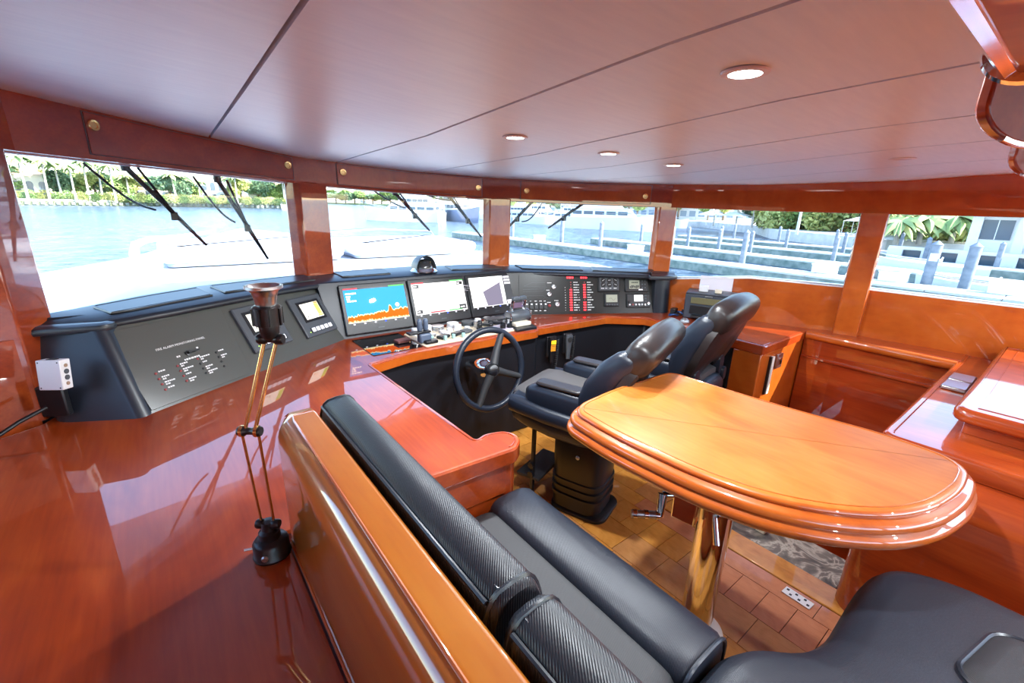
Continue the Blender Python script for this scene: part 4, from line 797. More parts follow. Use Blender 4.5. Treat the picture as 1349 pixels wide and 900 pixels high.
# white box with pins and its cable, black socket on the pod
bx = thing('white_box', 'small white box with round sockets on its side, leaning on the port dash pod', 'box', (-.392, 2.39, 1.03))
Rb = Matrix.Rotation(R(-32), 3, 'Z') @ Matrix.Rotation(R(-8), 3, 'X'); cb = V((-.392, 2.39, 1.095))
MB().box(cb, (.085, .048, .118), M=Rb).build('case', WHITE, bx, .003)
for k in range(4): MB().lathe([(.010 if k in (1, 2) else .007, 0), (.010 if k in (1, 2) else .007, .003), (0, .003)], cb + Rb @ V((.043, 0, .036-.024*k)), Rb @ V((1, 0, 0)), 14).build('socket', GREYP if k in (1, 2) else mat('brown mark %d' % k, (.35, .22, .15), .5), bx)
for dx in (-.034, .034):
    for dz in (-.05, .05): MB().lathe([(.003, 0), (0, .002)], cb + Rb @ V((dx, -.0245, dz)), Rb @ V((0, -1, 0)), 8).build('screw', BLACK, bx)
MB().box(cb + Rb @ V((0, 0, .060)), (.03, .022, .003), M=Rb).build('top_port', BLACK, bx)
cbl = MB().tube([(-.445, 2.42, .955), (-.52, 2.38, .93), (-.62, 2.30, .885), (-.74, 2.17, .872), (-.86, 1.95, .870), (-.88, 1.6, .870)], .008, 8).build('cable', BLACK, smooth=60, at=(-.62, 2.3, .87)); tag(cbl, 'black cable running from the port dash pod along the port wall', 'cable')
op = MB().box((-.64, 2.466, 1.04), (.07, .012, .15), R(13)).build('wall_socket', BLACK, bevel=.003, at=(-.64, 2.46, 1.04)); tag(op, 'black socket plate on the port wall, cut by the left edge', 'socket')
# printer, paper and bits on the starboard counter
PR = mat('printer charcoal', (.045, .055, .075), .4)
pr = thing('printer', 'dark grey inkjet printer against the starboard wall', 'printer', (3.74, 1.94, .861))
Rp = Matrix.Rotation(math.atan2(-.40, -.90) + math.pi, 3, 'Z'); p0 = V((3.58, 2.10, .861))
fx, fy = V((-.90, -.42, 0)).normalized(), V((.42, -.90, 0)).normalized()   # out of its front, along its front
Mp = Matrix(((-fx.x, fy.x, 0), (-fx.y, fy.y, 0), (0, 0, 1)))
PB = lambda a, b_, z: p0 - fx*a + fy*b_ + V((0, 0, z))      # a depth, b width
MB().box(PB(.125, .21, .112), (.23, .42, .222), M=Mp).build('body', PR, pr, .012, seg=3)
MB().box(PB(.115, .21, .227), (.24, .41, .014), M=Mp).build('lid', PR, pr, .005)
MB().box(PB(.006, .20, .165), (.014, .30, .055), M=Mp).build('control_panel', mat('olive glass', (.16, .15, .08), .1, coat=1), pr, .003)
MB().box(PB(.006, .20, .085), (.014, .30, .075), M=Mp).build('paper_slot', BLACK, pr, .003); MB().box(PB(-.03, .20, .035), (.08, .26, .012), M=Mp).build('output_tray', BLACK, pr, .003)
MB().box(PB(.004, .19, .207), (.012, .06, .008), M=Mp).build('name_strip', STEEL, pr)
wb = MB().box(PB(.09, .135, .265), (.05, .075, .060), M=Mp).build('white_cube', WHITE, bevel=.008, at=PB(.09, .135, .236)); tag(wb, 'small white plastic cube on the printer, left of the ivory one', 'box')
wb = MB().box(PB(.08, .255, .251), (.04, .055, .032), M=Mp).build('ivory_block', IVORY, bevel=.005, at=PB(.08, .255, .236)); tag(wb, 'low ivory block on the printer lid, right of the white cube', 'box')
ppw = MB().prism([PB(.235, .085, .235), PB(.235, .355, .235), PB(.262, .355, .352), PB(.262, .085, .352)], tuple(-fx*.002)).build('paper_sheet', PAPER, at=PB(.235, .22, .235)); tag(ppw, 'white sheet of paper standing up behind the printer', 'paper')
bd = thing('cable_bundle', 'tangle of blue and black cables on the counter beside the printer', 'cables', (3.62, 2.19, .861)); rnd = random.Random(2)
for k in range(4):
    c0 = V((3.60+.035*k, 2.20-.02*k, .868 + .010*k)); MB().tube([c0 + V((.055*math.cos(a)*(1-.1*k), .035*math.sin(a), .010*math.sin(2*a+k))) for a in [2*math.pi*i/20 for i in range(20)]], .007, 6, closed=True).build('cable_loop', mat('blue cable', (.02, .08, .25), .4) if k % 2 == 0 else BLACK, bd)
MB().box((3.63, 2.22, .895), (.07, .05, .05), .3).build('plug_block', BLACK, bd, .006)
SILV = mat('silver grey gadget', (.42, .48, .52), .25, .3)
for k, (x, y) in enumerate(((3.33, 2.05), (3.42, 1.98))):
    g_ = thing('dock_clip', ('left' if k == 0 else 'right') + ' silver grey oval gadget on the starboard counter edge before the printer', 'gadget', (x, y, .861), 'silver gadgets on the starboard counter')
    MB().loft([sup((x, y, .861+z), (.9, -.4, 0), (.4, .9, 0), a, a*.75, 16, .8) for z, a in ((0, .030), (.012, .040), (.028, .036), (.036, .020))]).build('body', SILV, g_, smooth=60)
    MB().tube([V((x + .024*math.cos(a), y + .020*math.sin(a), .899)) for a in [2*math.pi*i/14 for i in range(14)]], .004, 6, closed=True).build('ring', STEEL, g_)
# ================================================================== OUTSIDE: own foredeck, wipers
SEA_Z = -3.3
SEA = mat('harbour water', (.10, .16, .22), .22, spec=.22)
_a = N(SEA, 'ShaderNodeTexNoise'); _a.inputs['Scale'].default_value = .55; _a.inputs['Detail'].default_value = 5; _a.inputs['Roughness'].default_value = .65; L(SEA, coords(SEA), _a.inputs['Vector']); bump(SEA, _a.outputs[0], .9, 1.2)
L(SEA, ramp(SEA, _a.outputs[0], [(.38, (.02, .05, .09)), (.62, (.14, .20, .28))]), SEA.node_tree.nodes['Principled BSDF'].inputs['Base Color'])
sea = MB().poly([(-2500, -2500, SEA_Z), (2500, -2500, SEA_Z), (2500, 2500, SEA_Z), (-2500, 2500, SEA_Z)]).build('sea', SEA, smooth=0); sea['kind'] = 'structure'
dk = thing('foredeck', 'white foredeck of the boat outside the windshield', 'deck', (1.7, 6, 1.0))
do = [(-1.0, 2.95), (-1.0, 3.6), (-1.05, 6.3), (-.4, 7.4), (.2, 9.2), (1.7, 13.0), (3.2, 9.2), (4.0, 7.2), (4.9, 5.5), (5.0, 4.2), (4.85, 3.2), (4.5, 2.75), (3.92, 2.68), (3.28, 3.20), (2.52, 3.62), (1.68, 3.78), (.83, 3.70), (.03, 3.38), (-.50, 2.98)]
b = MB(); df = do[::-1]
b.loft([[V((x, y, -3.2)) for x, y in df], [V((x, y, .86 + .006*y)) for x, y in df], [V((x, y, .95 + .006*y)) for x, y in offset(df, -.07)], [V((x, y, .985 + .006*y)) for x, y in offset(df, -.16)]])
b.build('deck', GEL, dk, smooth=50)
def sunpad(x0, x1, y0, y1, z0, z1, label):
    t = thing('sun_pad', label, 'sun pad', ((x0+x1)/2, (y0+y1)/2, z0), 'white sun pads on the foredeck')
    o2 = rrect(x0, x1, y0, y1, .12); MB().tiers(o2, [(-.05, z0), (-.03, z0+.04)]).build('pad_base', PAD_B, t)
    MB().tiers(o2, [(-.03, z0+.04), (0, z0+.06), (.01, z0+.13), (-.01, z1-.03), (-.06, z1), (-.2, z1+.01)]).build('cushion', PAD, t, smooth=60)
sunpad(.02, 1.95, 6.0, 7.6, 1.035, 1.235, 'left white sun pad on the foredeck seen through the port windshield'); sunpad(2.06, 4.02, 6.0, 7.5, 1.035, 1.215, 'right white sun pad on the foredeck seen through the centre windshield')
rl = thing('bow_rail', 'bent white and steel handrail at the port side of the sun pad', 'rail', (-.15, 6.1, 1.03))
MB().tube([(-.17, 5.95, 1.02), (-.18, 5.97, 1.20), (-.16, 6.0, 1.29), (-.06, 6.08, 1.325), (.25, 6.5, 1.33), (.6, 7.2, 1.33)], [.05, .045, .04, .03, .022, .022], 10).build('rail', mat('white rail', (.75, .78, .82), .2, .3), rl, smooth=60)
for x, y in ((.12, 6.3), (.42, 6.8)): MB().cyl((x, y, 1.02), (x, y, 1.33), .014).build('stanchion', STEEL, rl)
r2 = MB().tube([(2.1, 7.9, 1.02), (2.2, 7.95, 1.26), (3.2, 8.0, 1.30), (4.1, 7.7, 1.26), (4.2, 7.55, 1.02)], .020, 8).build('pulpit_rail', STEEL, smooth=60, at=(3.2, 8, 1.02)); tag(r2, 'thin steel hoop rail behind the right sun pad', 'rail')
def wiper(a, b_, hose, label, twin=True):
    a, b_ = V(a), V(b_); t = thing('wiper', label, 'wiper', a, 'windshield wipers hanging outside the glass')
    d = (b_-a); s_ = V((0, 0, 1)).cross(d).normalized(); m_ = a.lerp(b_, .56); out = V((d.y, -d.x, 0)).normalized()
    MB().lathe([(.018, -.02), (.022, .0), (.018, .03), (0, .03)], a, (0, 0, 1), 12).build('pivot', BLACK, t)
    MB().tube([a, a.lerp(b_, .3), m_], [.014, .012, .009], 8).build('arm', BLACK, t)
    if twin: a2 = a + V((.05, .015, .0)); MB().tube([a2, a2.lerp(m_ + d*.03, 1)], .007, 6).build('second_arm', BLACK, t)
    MB().tube([a.lerp(b_, .30) + V((.0, 0, .012)), m_, b_], [.011, .014, .008], 6).build('blade', BLACK, t); MB().box(m_ + V((0, 0, -.012)), (.035, .03, .045)).build('clip', BLACK, t, .004)
    if hose: MB().tube(hose, .0065, 6).build('hose', BLACK, t, smooth=60)
def bez(p, q, sag, n=10):
    p, q = V(p), V(q); return [p.lerp(q, k/n) + V((0, 0, -sag*math.sin(math.pi*k/n)*(.6+.4*k/n))) for k in range(n+1)]
wiper((-.057, 3.165, 1.912), (.248, 3.346, 1.493), bez((-.205, 3.035, 1.913), (.033, 3.25, 1.70), .045), 'wiper at the port side of the port windshield')
wiper((.362, 3.389, 1.88), (.597, 3.48, 1.379), bez((.238, 3.342, 1.889), (.427, 3.42, 1.624), .05), 'wiper at the right side of the port windshield, longest in view')
wiper((1.619, 3.646, 1.847), (1.905, 3.60, 1.543), bez((1.441, 3.632, 1.852), (1.70, 3.65, 1.73), .012), 'left wiper in the centre windshield, above the compass')
wiper((2.083, 3.56, 1.832), (2.375, 3.494, 1.489), bez((1.906, 3.60, 1.832), (2.10, 3.556, 1.80), .01), 'right wiper in the centre windshield, beside the pillar')
wiper((2.814, 3.278, 1.829), (2.579, 3.419, 1.532), bez((2.887, 3.234, 1.818), (2.717, 3.336, 1.631), .06), 'left wiper in the starboard windshield', False)
wiper((3.22, 3.033, 1.815), (2.934, 3.205, 1.575), None, 'right wiper in the starboard windshield, crossing over the marina', False)
# ================================================================== THE HARBOUR
def pos(az, D): return D*math.sin(R(az)), D*math.cos(R(az))
def noisy(name, a, b_, scale, rough=.8):
    m = mat(name, a, rough); n = N(m, 'ShaderNodeTexNoise'); n.inputs['Scale'].default_value = scale; n.inputs['Detail'].default_value = 4; L(m, coords(m), n.inputs['Vector'])
    L(m, ramp(m, n.outputs[0], [(.35, a), (.65, b_)]), m.node_tree.nodes['Principled BSDF'].inputs['Base Color']); return m
CONC = noisy('pale dock concrete', (.55, .54, .50), (.70, .68, .62), .8); WALER = noisy('green dock side', (.16, .22, .19), (.34, .38, .33), 1.5); PILE = noisy('blue grey pile', (.16, .20, .25), (.26, .30, .35), 2.0); PILE_D = mat('dark pile', (.05, .06, .07), .8)
LEAF1 = noisy('green foliage', (.16, .28, .08), (.36, .48, .16), .5); LEAF2 = noisy('olive foliage', (.30, .36, .10), (.55, .56, .20), .5); LEAF3 = noisy('dark foliage', (.10, .20, .12), (.24, .36, .19), .5); PALMG = noisy('palm green', (.24, .36, .12), (.46, .54, .22), .4); TRUNK = mat('pale palm trunk', (.55, .50, .44), .9); BARK = mat('bark', (.15, .11, .08), .9)
STUC = mat('cream stucco', (.72, .64, .50), .8); STUCW = mat('white stucco', (.80, .80, .80), .8); ROOFT = mat('terracotta roof', (.45, .26, .16), .8); WIN = mat('dark window', (.08, .12, .16), .15); WINB = mat('blue grey window', (.25, .34, .45), .2); GRASS = mat('bank grass', (.20, .26, .10), .9)
NAVY = mat('navy hull', (.10, .16, .30), .2, coat=.5); BOATW = mat('boat white', (.85, .86, .88), .25, coat=.4)
def dock(pts, w_, top, label, piles=()):
    # straight floating dock: deck boards of concrete with green timber sides; its pile is a thing of its own
    a, b_ = V((*pts[0], 0)), V((*pts[1], 0)); d = (b_-a).normalized(); n = V((d.y, -d.x, 0))
    t = thing('dock', label, 'dock', (a.x, a.y, SEA_Z), 'long floating docks of the marina')
    L_ = (b_-a).length; n_ = max(int(L_/3.2), 1); first = None
    for k in range(n_):
        if first is None:
            first = MB().prism([V((0, 0, top-.14)) + n*w_*0, d*(L_/n_-.06) + V((0, 0, top-.14)), d*(L_/n_-.06) + n*w_ + V((0, 0, top-.14)), n*w_ + V((0, 0, top-.14))], (0, 0, .14)).build('deck_slab', CONC, None, smooth=0); first.parent = t; first.location = (0, 0, -SEA_Z)
        else: share(first, 'deck_slab', t, d*(L_/n_*k) + V((0, 0, -SEA_Z)))
    MB().prism([a + n*.05 + V((0, 0, SEA_Z-.3)), b_ + n*.05 + V((0, 0, SEA_Z-.3)), b_ + n*(w_-.05) + V((0, 0, SEA_Z-.3)), a + n*(w_-.05) + V((0, 0, SEA_Z-.3))], (0, 0, top-.14-SEA_Z+.3)).build('timber_side', WALER, t, smooth=0)
dock([(36.6, -14), (36.6, 62)], 2.6, -2.5, 'nearest long pale dock alongside the boat')
dock([(45.4, -14), (49.5, 45)], 2.6, -2.5, 'second dock, across the first strip of water')
dock([(57.0, -14), (60.5, 40)], 2.6, -2.5, 'third dock, farther across the marina')
dock([(69, -10), (71.5, 45)], 2.4, -2.5, 'farthest dock before the starboard shore')
pile0 = thing('dock_pile', '', 'pile', (0, 0, 0), world=False)
MB().tube([(0, 0, -1.2), (0, 0, 2.72)], .24, 14).build('post', PILE, pile0); MB().lathe([(.25, 2.70), (.27, 2.74), (.02, 3.0)], (0, 0, 0), n=14).build('cone_cap', PILE, pile0)
NEARP = [(40.2, 51.3), (40.4, 41.5), (39.9, 34.7), (40.3, 25.9), (39.8, 18.5), (39.9, 6.34), (40.6, 4.6)]
FARP = [(53.6, 39.3), (53.2, 31.9), (52.6, 27.5), (52.8, 23.9), (64.0, 24.6), (51.0, 15.2), (64.4, 18.4), (63.0, 10.7), (60.5, 5.2), (75.0, 15.4), (74.6, 22.4), (63.4, 33), (75, 30), (75.2, 37)]
nl = ['farthest pile on the near dock, in the starboard windshield left', 'second pile from the far end of the near dock', 'third pile from the far end of the near dock, mid starboard windshield', 'blue grey pile beside the starboard pillar on the near dock', 'tall blue grey pile in the side window left half, on the near dock', 'thick blue grey pile with a white notice in the aftmost window', 'blue grey pile just right of the one with the notice']
for i, (x, y) in enumerate(NEARP + FARP):
    p_ = pile0 if i == 0 else copy_tree(pile0)
    p_.location = (x, y, SEA_Z + .6); p_['label'] = nl[i] if i < 7 else 'slender blue grey pile on a farther dock'
    if i >= 7: p_['group'] = 'piles on the farther docks'; p_.scale = (.85, .85, .82)
    else: p_.scale = (1.25 if i in (5, 6) else 1, 1.25 if i in (5, 6) else 1, 1)
nb = MB().box((39.55, 6.28, -.75), (.02, .42, .5), R(10)).build('pile_notice', WHITE, at=(39.56, 6.28, -1)); tag(nb, 'white notice fixed to the thick pile in the aftmost window', 'notice')
for i, (x, y) in enumerate([(39.0, 12.0), (38.9, 2.6), (38.9, 7.9), (38.8, 29), (38.9, 44)]):
    q = thing('dock_box', ['white dock box nearest the window pillar', 'white dock box at the right edge of the aftmost window', 'white dock box left of the thick pile', 'white dock box in the starboard windshield', 'farthest white dock box'][i], 'dock box', (x, y, -2.5), 'dock boxes on the near dock')
    MB().box((x, y, -2.2), (.8, 1.5, .6)).build('box', BOATW, q, .05); MB().box((x, y, -1.87), (.9, 1.6, .1)).build('lid', BOATW, q, .04)
def yacht(x, y, hd, Ln, label, hull=BOATW, decks=2, cat='yacht'):
    t = thing('motor_yacht', label, cat, (x, y, SEA_Z), world=False); t.rotation_euler = (0, 0, hd); w_ = Ln*.22; h = Ln*.11
    rings = []
    for s_, a, z in ((-.5, .92, .0), (-.3, 1, .02), (0, 1, .08), (.25, .86, .2), (.40, .5, .34), (.5, .04, .5)):
        y_ = s_*Ln; rings.append([V((-a*w_*.5, y_, h*(1+z))), V((-a*w_*.42, y_-.02*Ln*(s_ > .3), -.3)), V((a*w_*.42, y_-.02*Ln*(s_ > .3), -.3)), V((a*w_*.5, y_, h*(1+z)))])
    MB().loft(rings).build('hull', hull, t, smooth=30)
    z = h; y0, y1, ww = -.42*Ln, .22*Ln, w_*.82
    for k in range(decks):
        hh = Ln*.085
        MB().loft([[V((-ww/2, y0, z)), V((ww/2, y0, z)), V((ww/2, y1, z)), V((-ww/2, y1, z))], [V((-ww/2*.95, y0, z+hh)), V((ww/2*.95, y0, z+hh)), V((ww/2*.92, y1-hh*.9, z+hh)), V((-ww/2*.92, y1-hh*.9, z+hh))]]).build('deckhouse', BOATW, t, smooth=0)
        b = MB()
        for sx in (-1, 1):
            for q in range(5): b.box((sx*ww*.492, y0 + (y1-y0-hh)*(q+.6)/5, z+hh*.55), (.06, (y1-y0)*.14, hh*.38))
        b.box((0, y1-hh*.48, z+hh*.58), (ww*.8, .10, hh*.36), M=Matrix.Rotation(R(-42), 3, 'X')); b.box((0, y0-.01, z+hh*.5), (ww*.7, .06, hh*.6)); b.build('windows', WIN, t, smooth=0)['kind'] = 'stuff'
        MB().box((0, (y0+y1-hh)/2-.02*Ln, z+hh+.08), (ww*1.05, (y1-y0)*1.02, .14)).build('roof', BOATW, t, .05)
        z += hh + .12; y0 *= .8; y1 *= .35; ww *= .84
    MB().tube([(0, -.08*Ln, z), (0, -.10*Ln, z+Ln*.09)], [.16, .06], 6).build('mast', BOATW, t); MB().box((0, -.09*Ln, z+Ln*.06), (ww*.5, .2, .12)).build('radar_bar', BOATW, t)
    b = MB(); b.tube([(-w_*.48, -.1*Ln, h*1.35), (-w_*.42, .25*Ln, h*1.5), (0, .5*Ln, h*1.85), (w_*.42, .25*Ln, h*1.5), (w_*.48, -.1*Ln, h*1.35)], .05, 5); b.build('bow_rail', STEEL, t); return t
x, y = pos(24.9, 128); yacht(x, y, R(45), 22, 'white two deck yacht seen from astern in the centre windshield', decks=3)
x, y = pos(29.0, 132); yacht(x, y, R(150), 20, 'white yacht moored right of the stern-on yacht, with tall windows', decks=2)
x, y = pos(31.6, 138); yacht(x, y, R(172), 26, 'navy hulled yacht with white superstructure, bow towards us', NAVY)
x, y = pos(50.4, 112); yacht(x, y, R(-150), 24, 'long white motor yacht with dark windows in the starboard windshield', decks=2)
for i, (az, D, l, h_, dk_) in enumerate([(38.2, 135, 16, 40, 1), (40.0, 132, 16, 200, 2), (42.2, 135, 18, 215, 2), (44.4, 132, 17, 30, 2), (46.5, 150, 20, 210, 2), (55.6, 140, 16, 200, 1)]):
    x, y = pos(az, D); yacht(x, y, R(h_), l, 'white moored motor boat in the row across the marina', decks=dk_)['group'] = 'white boats moored across the marina'
x, y = pos(13.6, 235); yacht(x, y, R(80), 16, 'low white boat moored at the far end of the port shore', decks=1)
for i, (x, y, h_, l) in enumerate([(43.2, 4.0, 8, 7), (43.0, -1.5, -172, 6.5), (55.5, 9.0, 5, 8)]):
    t = yacht(x, y, R(h_), l, ['open white tender lying between the docks behind the piles', 'white tender at the right edge of the aftmost window', 'white tender at the third dock'][i], decks=0, cat='boat')
# shores
def bank(pts, z, name, m):
    o = MB().prism([V((x, y, SEA_Z-1)) for x, y in pts], (0, 0, z-SEA_Z+1)).build(name, m, smooth=0); o['kind'] = 'structure'; return o
A0, A1, A2 = pos(-20, 245), pos(1, 268), pos(15.5, 262)
bank([A0, A1, A2, pos(16.5, 330), pos(16, 700), pos(-25, 700)][::-1], -1.6, 'port_shore', GRASS)
bank([pos(16, 620), pos(40, 420), pos(60, 620), pos(60, 900), pos(16, 900)][::-1], -1.8, 'far_shore', GRASS)
bank([pos(33, 160), pos(47, 152), pos(54, 150), pos(60, 150), pos(66, 122), (96, 40), (80, 18), (78, -40), (400, -40), pos(33, 500)][::-1], -1.5, 'starboard_shore', CONC)
sw_ = thing('seawall', 'long pale seawall with dark openings along the far port shore', 'seawall', (*A1, SEA_Z)); b = MB(); b2 = MB()
for a, c in ((A0, A1), (A1, A2)):
    a, c = V((*a, 0)), V((*c, 0)); n_ = int((c-a).length/2.2)
    b.prism([a + V((0, 0, SEA_Z)), c + V((0, 0, SEA_Z)), c + (c.normalized()*1.0) + V((0, 0, SEA_Z)), a + a.normalized()*1.0 + V((0, 0, SEA_Z))], (0, 0, 2.3))
    for k in range(n_): p = a.lerp(c, (k+.5)/n_); b2.box((p.x*.997, p.y*.997, SEA_Z+.9), (1.2, .3, 1.1))
b.build('wall', CONC, sw_, smooth=0); o = b2.build('dark_opening', WALER, sw_, smooth=0); o['kind'] = 'stuff'
def frond_crown(n_, Ln, seed, z):
    r_ = random.Random(seed); b = MB()
    for k in range(n_):
        a = 2*math.pi*k/n_ + r_.random()*.4; up = r_.uniform(-.25, 1.0); d = V((math.cos(a), math.sin(a), 0)); s_ = V((-d.y, d.x, 0)); l = Ln*r_.uniform(.85, 1.15); prev = None
        for j in range(7):
            t = j/6; c = d*l*t*.95 + V((0, 0, z + l*(up*t*.7 - (.75+.3*up)*t*t*.9))); w_ = l*.15*math.sin(math.pi*min(t*.9+.12, 1)); dr = V((0, 0, -w_*.7))
            row = [b.v(c - s_*w_ + dr), b.v(c), b.v(c + s_*w_ + dr)]
            if prev: b.face((prev[0], prev[1], row[1], row[0])); b.face((prev[1], prev[2], row[2], row[1]))
            prev = row
    return b
palms = []
for sd in range(3):
    t = thing('palm_tree', '', 'palm', (0, 0, 0), world=False); h = 1.0
    MB().tube([(0, 0, -.3), (.1, 0, 4), (.2*sd, .1, 9), (.25*sd, .15, 12)], [.42, .30, .25, .22], 8).build('trunk', TRUNK, t, smooth=60)
    cr = frond_crown(22, 4.2, sd, 12).build('fronds', PALMG, t, smooth=0); cr.location = (.25*sd, .15, 0); palms.append(t)
low0 = thing('palm_tree', '', 'palm', (0, 0, 0), world=False)
MB().tube([(0, 0, -.3), (.1, 0, 1.2), (.15, .05, 2.6)], [.30, .24, .20], 8).build('trunk', TRUNK, low0, smooth=60); frond_crown(26, 3.6, 11, 2.6).build('fronds', PALMG, low0, smooth=0); lows = []
def lowpalm(xy, s_, label, group, z):
    t = low0 if not lows else copy_tree(low0); lows.append(t); t.location = (*xy, z); t.scale = (s_, s_, s_); t.rotation_euler = (0, 0, random.random()*6); t['label'] = label; t['group'] = group
used = set()
def palm(az, D, h, label, group, z=-1.6, wide=1.0, xy=None):
    i = random.randrange(3); x, y = xy or pos(az, D)
    t = palms[i] if i not in used else copy_tree(palms[i]); used.add(i)
    t.location = (x, y, z); s_ = h/13.5; t.scale = (s_*wide, s_*wide, s_); t.rotation_euler = (0, 0, random.random()*6); t['label'] = label; t['group'] = group
def leafball(blobs, n_, size, seed):
    r_ = random.Random(seed); b = MB()
    for (cx, cy, c_z, rx_, rz_) in blobs:
        for k in range(n_):
            while True:
                p = V((r_.uniform(-1, 1), r_.uniform(-1, 1), r_.uniform(-1, 1)))
                if .55 < p.length < 1: break
            c = V((cx + p.x*rx_, cy + p.y*rx_, c_z + p.z*rz_)); u = V((r_.gauss(0, 1), r_.gauss(0, 1), r_.gauss(0, 1))).normalized(); w_ = u.orthogonal().normalized(); s_ = size*r_.uniform(.6, 1.3)
            b.face([b.v(c + u*s_), b.v(c + w_*s_*.6), b.v(c - u*s_), b.v(c - w_*s_*.6)])
    return b
trees = []
for sd, m in ((0, LEAF1), (1, LEAF2), (2, LEAF3)):
    t = thing('leafy_tree', '', 'tree', (0, 0, 0), world=False); r_ = random.Random(sd)
    leafball([(r_.uniform(-2.2, 2.2), r_.uniform(-2.2, 2.2), r_.uniform(3.2, 6.5), r_.uniform(1.6, 2.4), r_.uniform(1.3, 2.0)) for _ in range(6)], 420, .38, sd).build('foliage', m, t, smooth=0)
    MB().tube([(0, 0, -.3), (0, 0, 2.5), (.3, .1, 5)], [.35, .28, .15], 7).build('trunk', BARK, t); trees.append(t)
hedge = []
for sd, m in ((5, LEAF2), (6, LEAF1)):
    t = thing('shrub', '', 'shrub', (0, 0, 0), world=False)
    leafball([(-1.2, 0, 1.0, 1.3, 1.1), (.3, 0, 1.2, 1.4, 1.3), (1.5, .2, .9, 1.1, 1.0)], 520, .17, sd).build('foliage', m, t, smooth=0); MB().tube([(0, 0, -.2), (0, 0, .9)], .12, 6).build('stem', BARK, t); hedge.append(t)
usedt = set()
def plant(bank_, i, xy, h, label, group, z=-1.6, wide=1.0, base=8.2):
    key = (id(bank_), i); t = bank_[i] if key not in usedt else copy_tree(bank_[i]); usedt.add(key)
    s_ = h/base; t.location = (*xy, z); t.scale = (s_*wide, s_*wide, s_); t.rotation_euler = (0, 0, random.random()*6); t['label'] = label; t['group'] = group
def building(az, D, w_, d, h, fl, cols, label, m=STUCW, wm=WINB, roof=None, z=-1.6, face=None, arch=False, name='building'):
    x, y = pos(az, D); t = thing(name, label, 'building', (x, y, z), world=False); t.rotation_euler = (0, 0, R(-az if face is None else face))
    MB().box((0, d/2, h/2), (w_, d, h)).build('walls', m, t, smooth=0)
    b = MB(); fh = h/fl; cw = w_/cols
    for i in range(fl):
        for j in range(cols):
            cx_, cz_ = -w_/2 + cw*(j+.5), fh*(i+.52)
            if arch:
                o2 = [(-cw*.3, -fh*.42), (cw*.3, -fh*.42)] + [(cw*.3*math.cos(R(a)), fh*.12 + cw*.3*math.sin(R(a))) for a in range(0, 181, 30)]
                p = MB().prism([V((cx_+q, -.08, cz_+r)) for q, r in o2], (0, .12, 0)).build('arched_window', wm, t, smooth=0)
            else: b.box((cx_, -.02, cz_), (cw*.68, .1, fh*.52))
    if not arch: o = b.build('windows', wm, t, smooth=0); o['kind'] = 'stuff'
    b = MB()
    for i in range(fl+1): b.box((0, -.10, fh*i), (w_*1.02, .5, fh*.10))
    b.build('floor_bands', m, t, smooth=0)
    if roof:
        ov = .6; b = MB(); b.loft([[V((-w_/2-ov, -ov, h)), V((w_/2+ov, -ov, h)), V((w_/2+ov, d+ov, h)), V((-w_/2-ov, d+ov, h))], [V((-w_/2+d*.4, d*.45, h+d*.28)), V((w_/2-d*.4, d*.45, h+d*.28)), V((w_/2-d*.4, d*.55, h+d*.28)), V((-w_/2+d*.4, d*.55, h+d*.28))]]); b.build('roof', roof, t, smooth=0)
    return t
building(-7.6, 268, 11, 10, 9.5, 1, 3, 'cream villa with three arches on the port shore, beside the left pillar', STUC, WIN, ROOFT, arch=True, name='villa')
building(1.2, 284, 20, 10, 6, 1, 6, 'low pale villa with a row of arches behind the palms', STUC, WIN, ROOFT, arch=True, name='villa')
building(5.6, 284, 18, 12, 11, 2, 5, 'white villa with two rows of arches, mid port shore', STUCW, WIN, None, arch=True, name='villa')
building(10.5, 280, 18, 10, 9, 2, 6, 'white house with terracotta roof near the end of the port shore', STUCW, WINB, ROOFT, name='villa')
building(12.5, 420, 40, 16, 27, 6, 14, 'wide pale hotel block with blue windows behind the port shore', STUCW, WINB)
building(9.0, 360, 20, 16, 16, 4, 7, 'square pale block behind the white villa', STUC, WINB)
for i, az in enumerate([-7.9, -6.6, -5.8, -4.9, -4.0, -3.1, -2.2, 7.6]): palm(az, 256 + (i % 3)*3, 17.5 - (i*5 % 4)*.8, 'tall pale trunked palm on the far port shore', 'tall palms on the port shore')
for i, az in enumerate([-8.8, -1.2, .0, 2.4, 3.0, 4.4, 7.2, 8.2, 10.8, 12.1, 13.2]): palm(az, 266 + (i % 3)*4, 14 - (i % 3)*1.5, 'short bushy palm on the far port shore', 'short palms on the port shore', wide=1.35)
for i, az in enumerate([-8.6, -6.0, -5.2, -4.3, -3.5, -2.6, -1.7, -.6, 2.0, 3.8, 8.0, 9.6, 11.6, 13.0, 14.2]): plant(trees, i % 3, pos(az, 272 + (i % 2)*5), 11 + (i % 3)*2, 'leafy tree among the villas of the port shore', 'leafy trees on the port shore', wide=1.1)
for i in range(22): plant(hedge, i % 2, pos(-8.9 + i*1.08, 262), 4.2, 'round shrub behind the port seawall', 'shrubs along the port shore', base=2.6, wide=1.2)
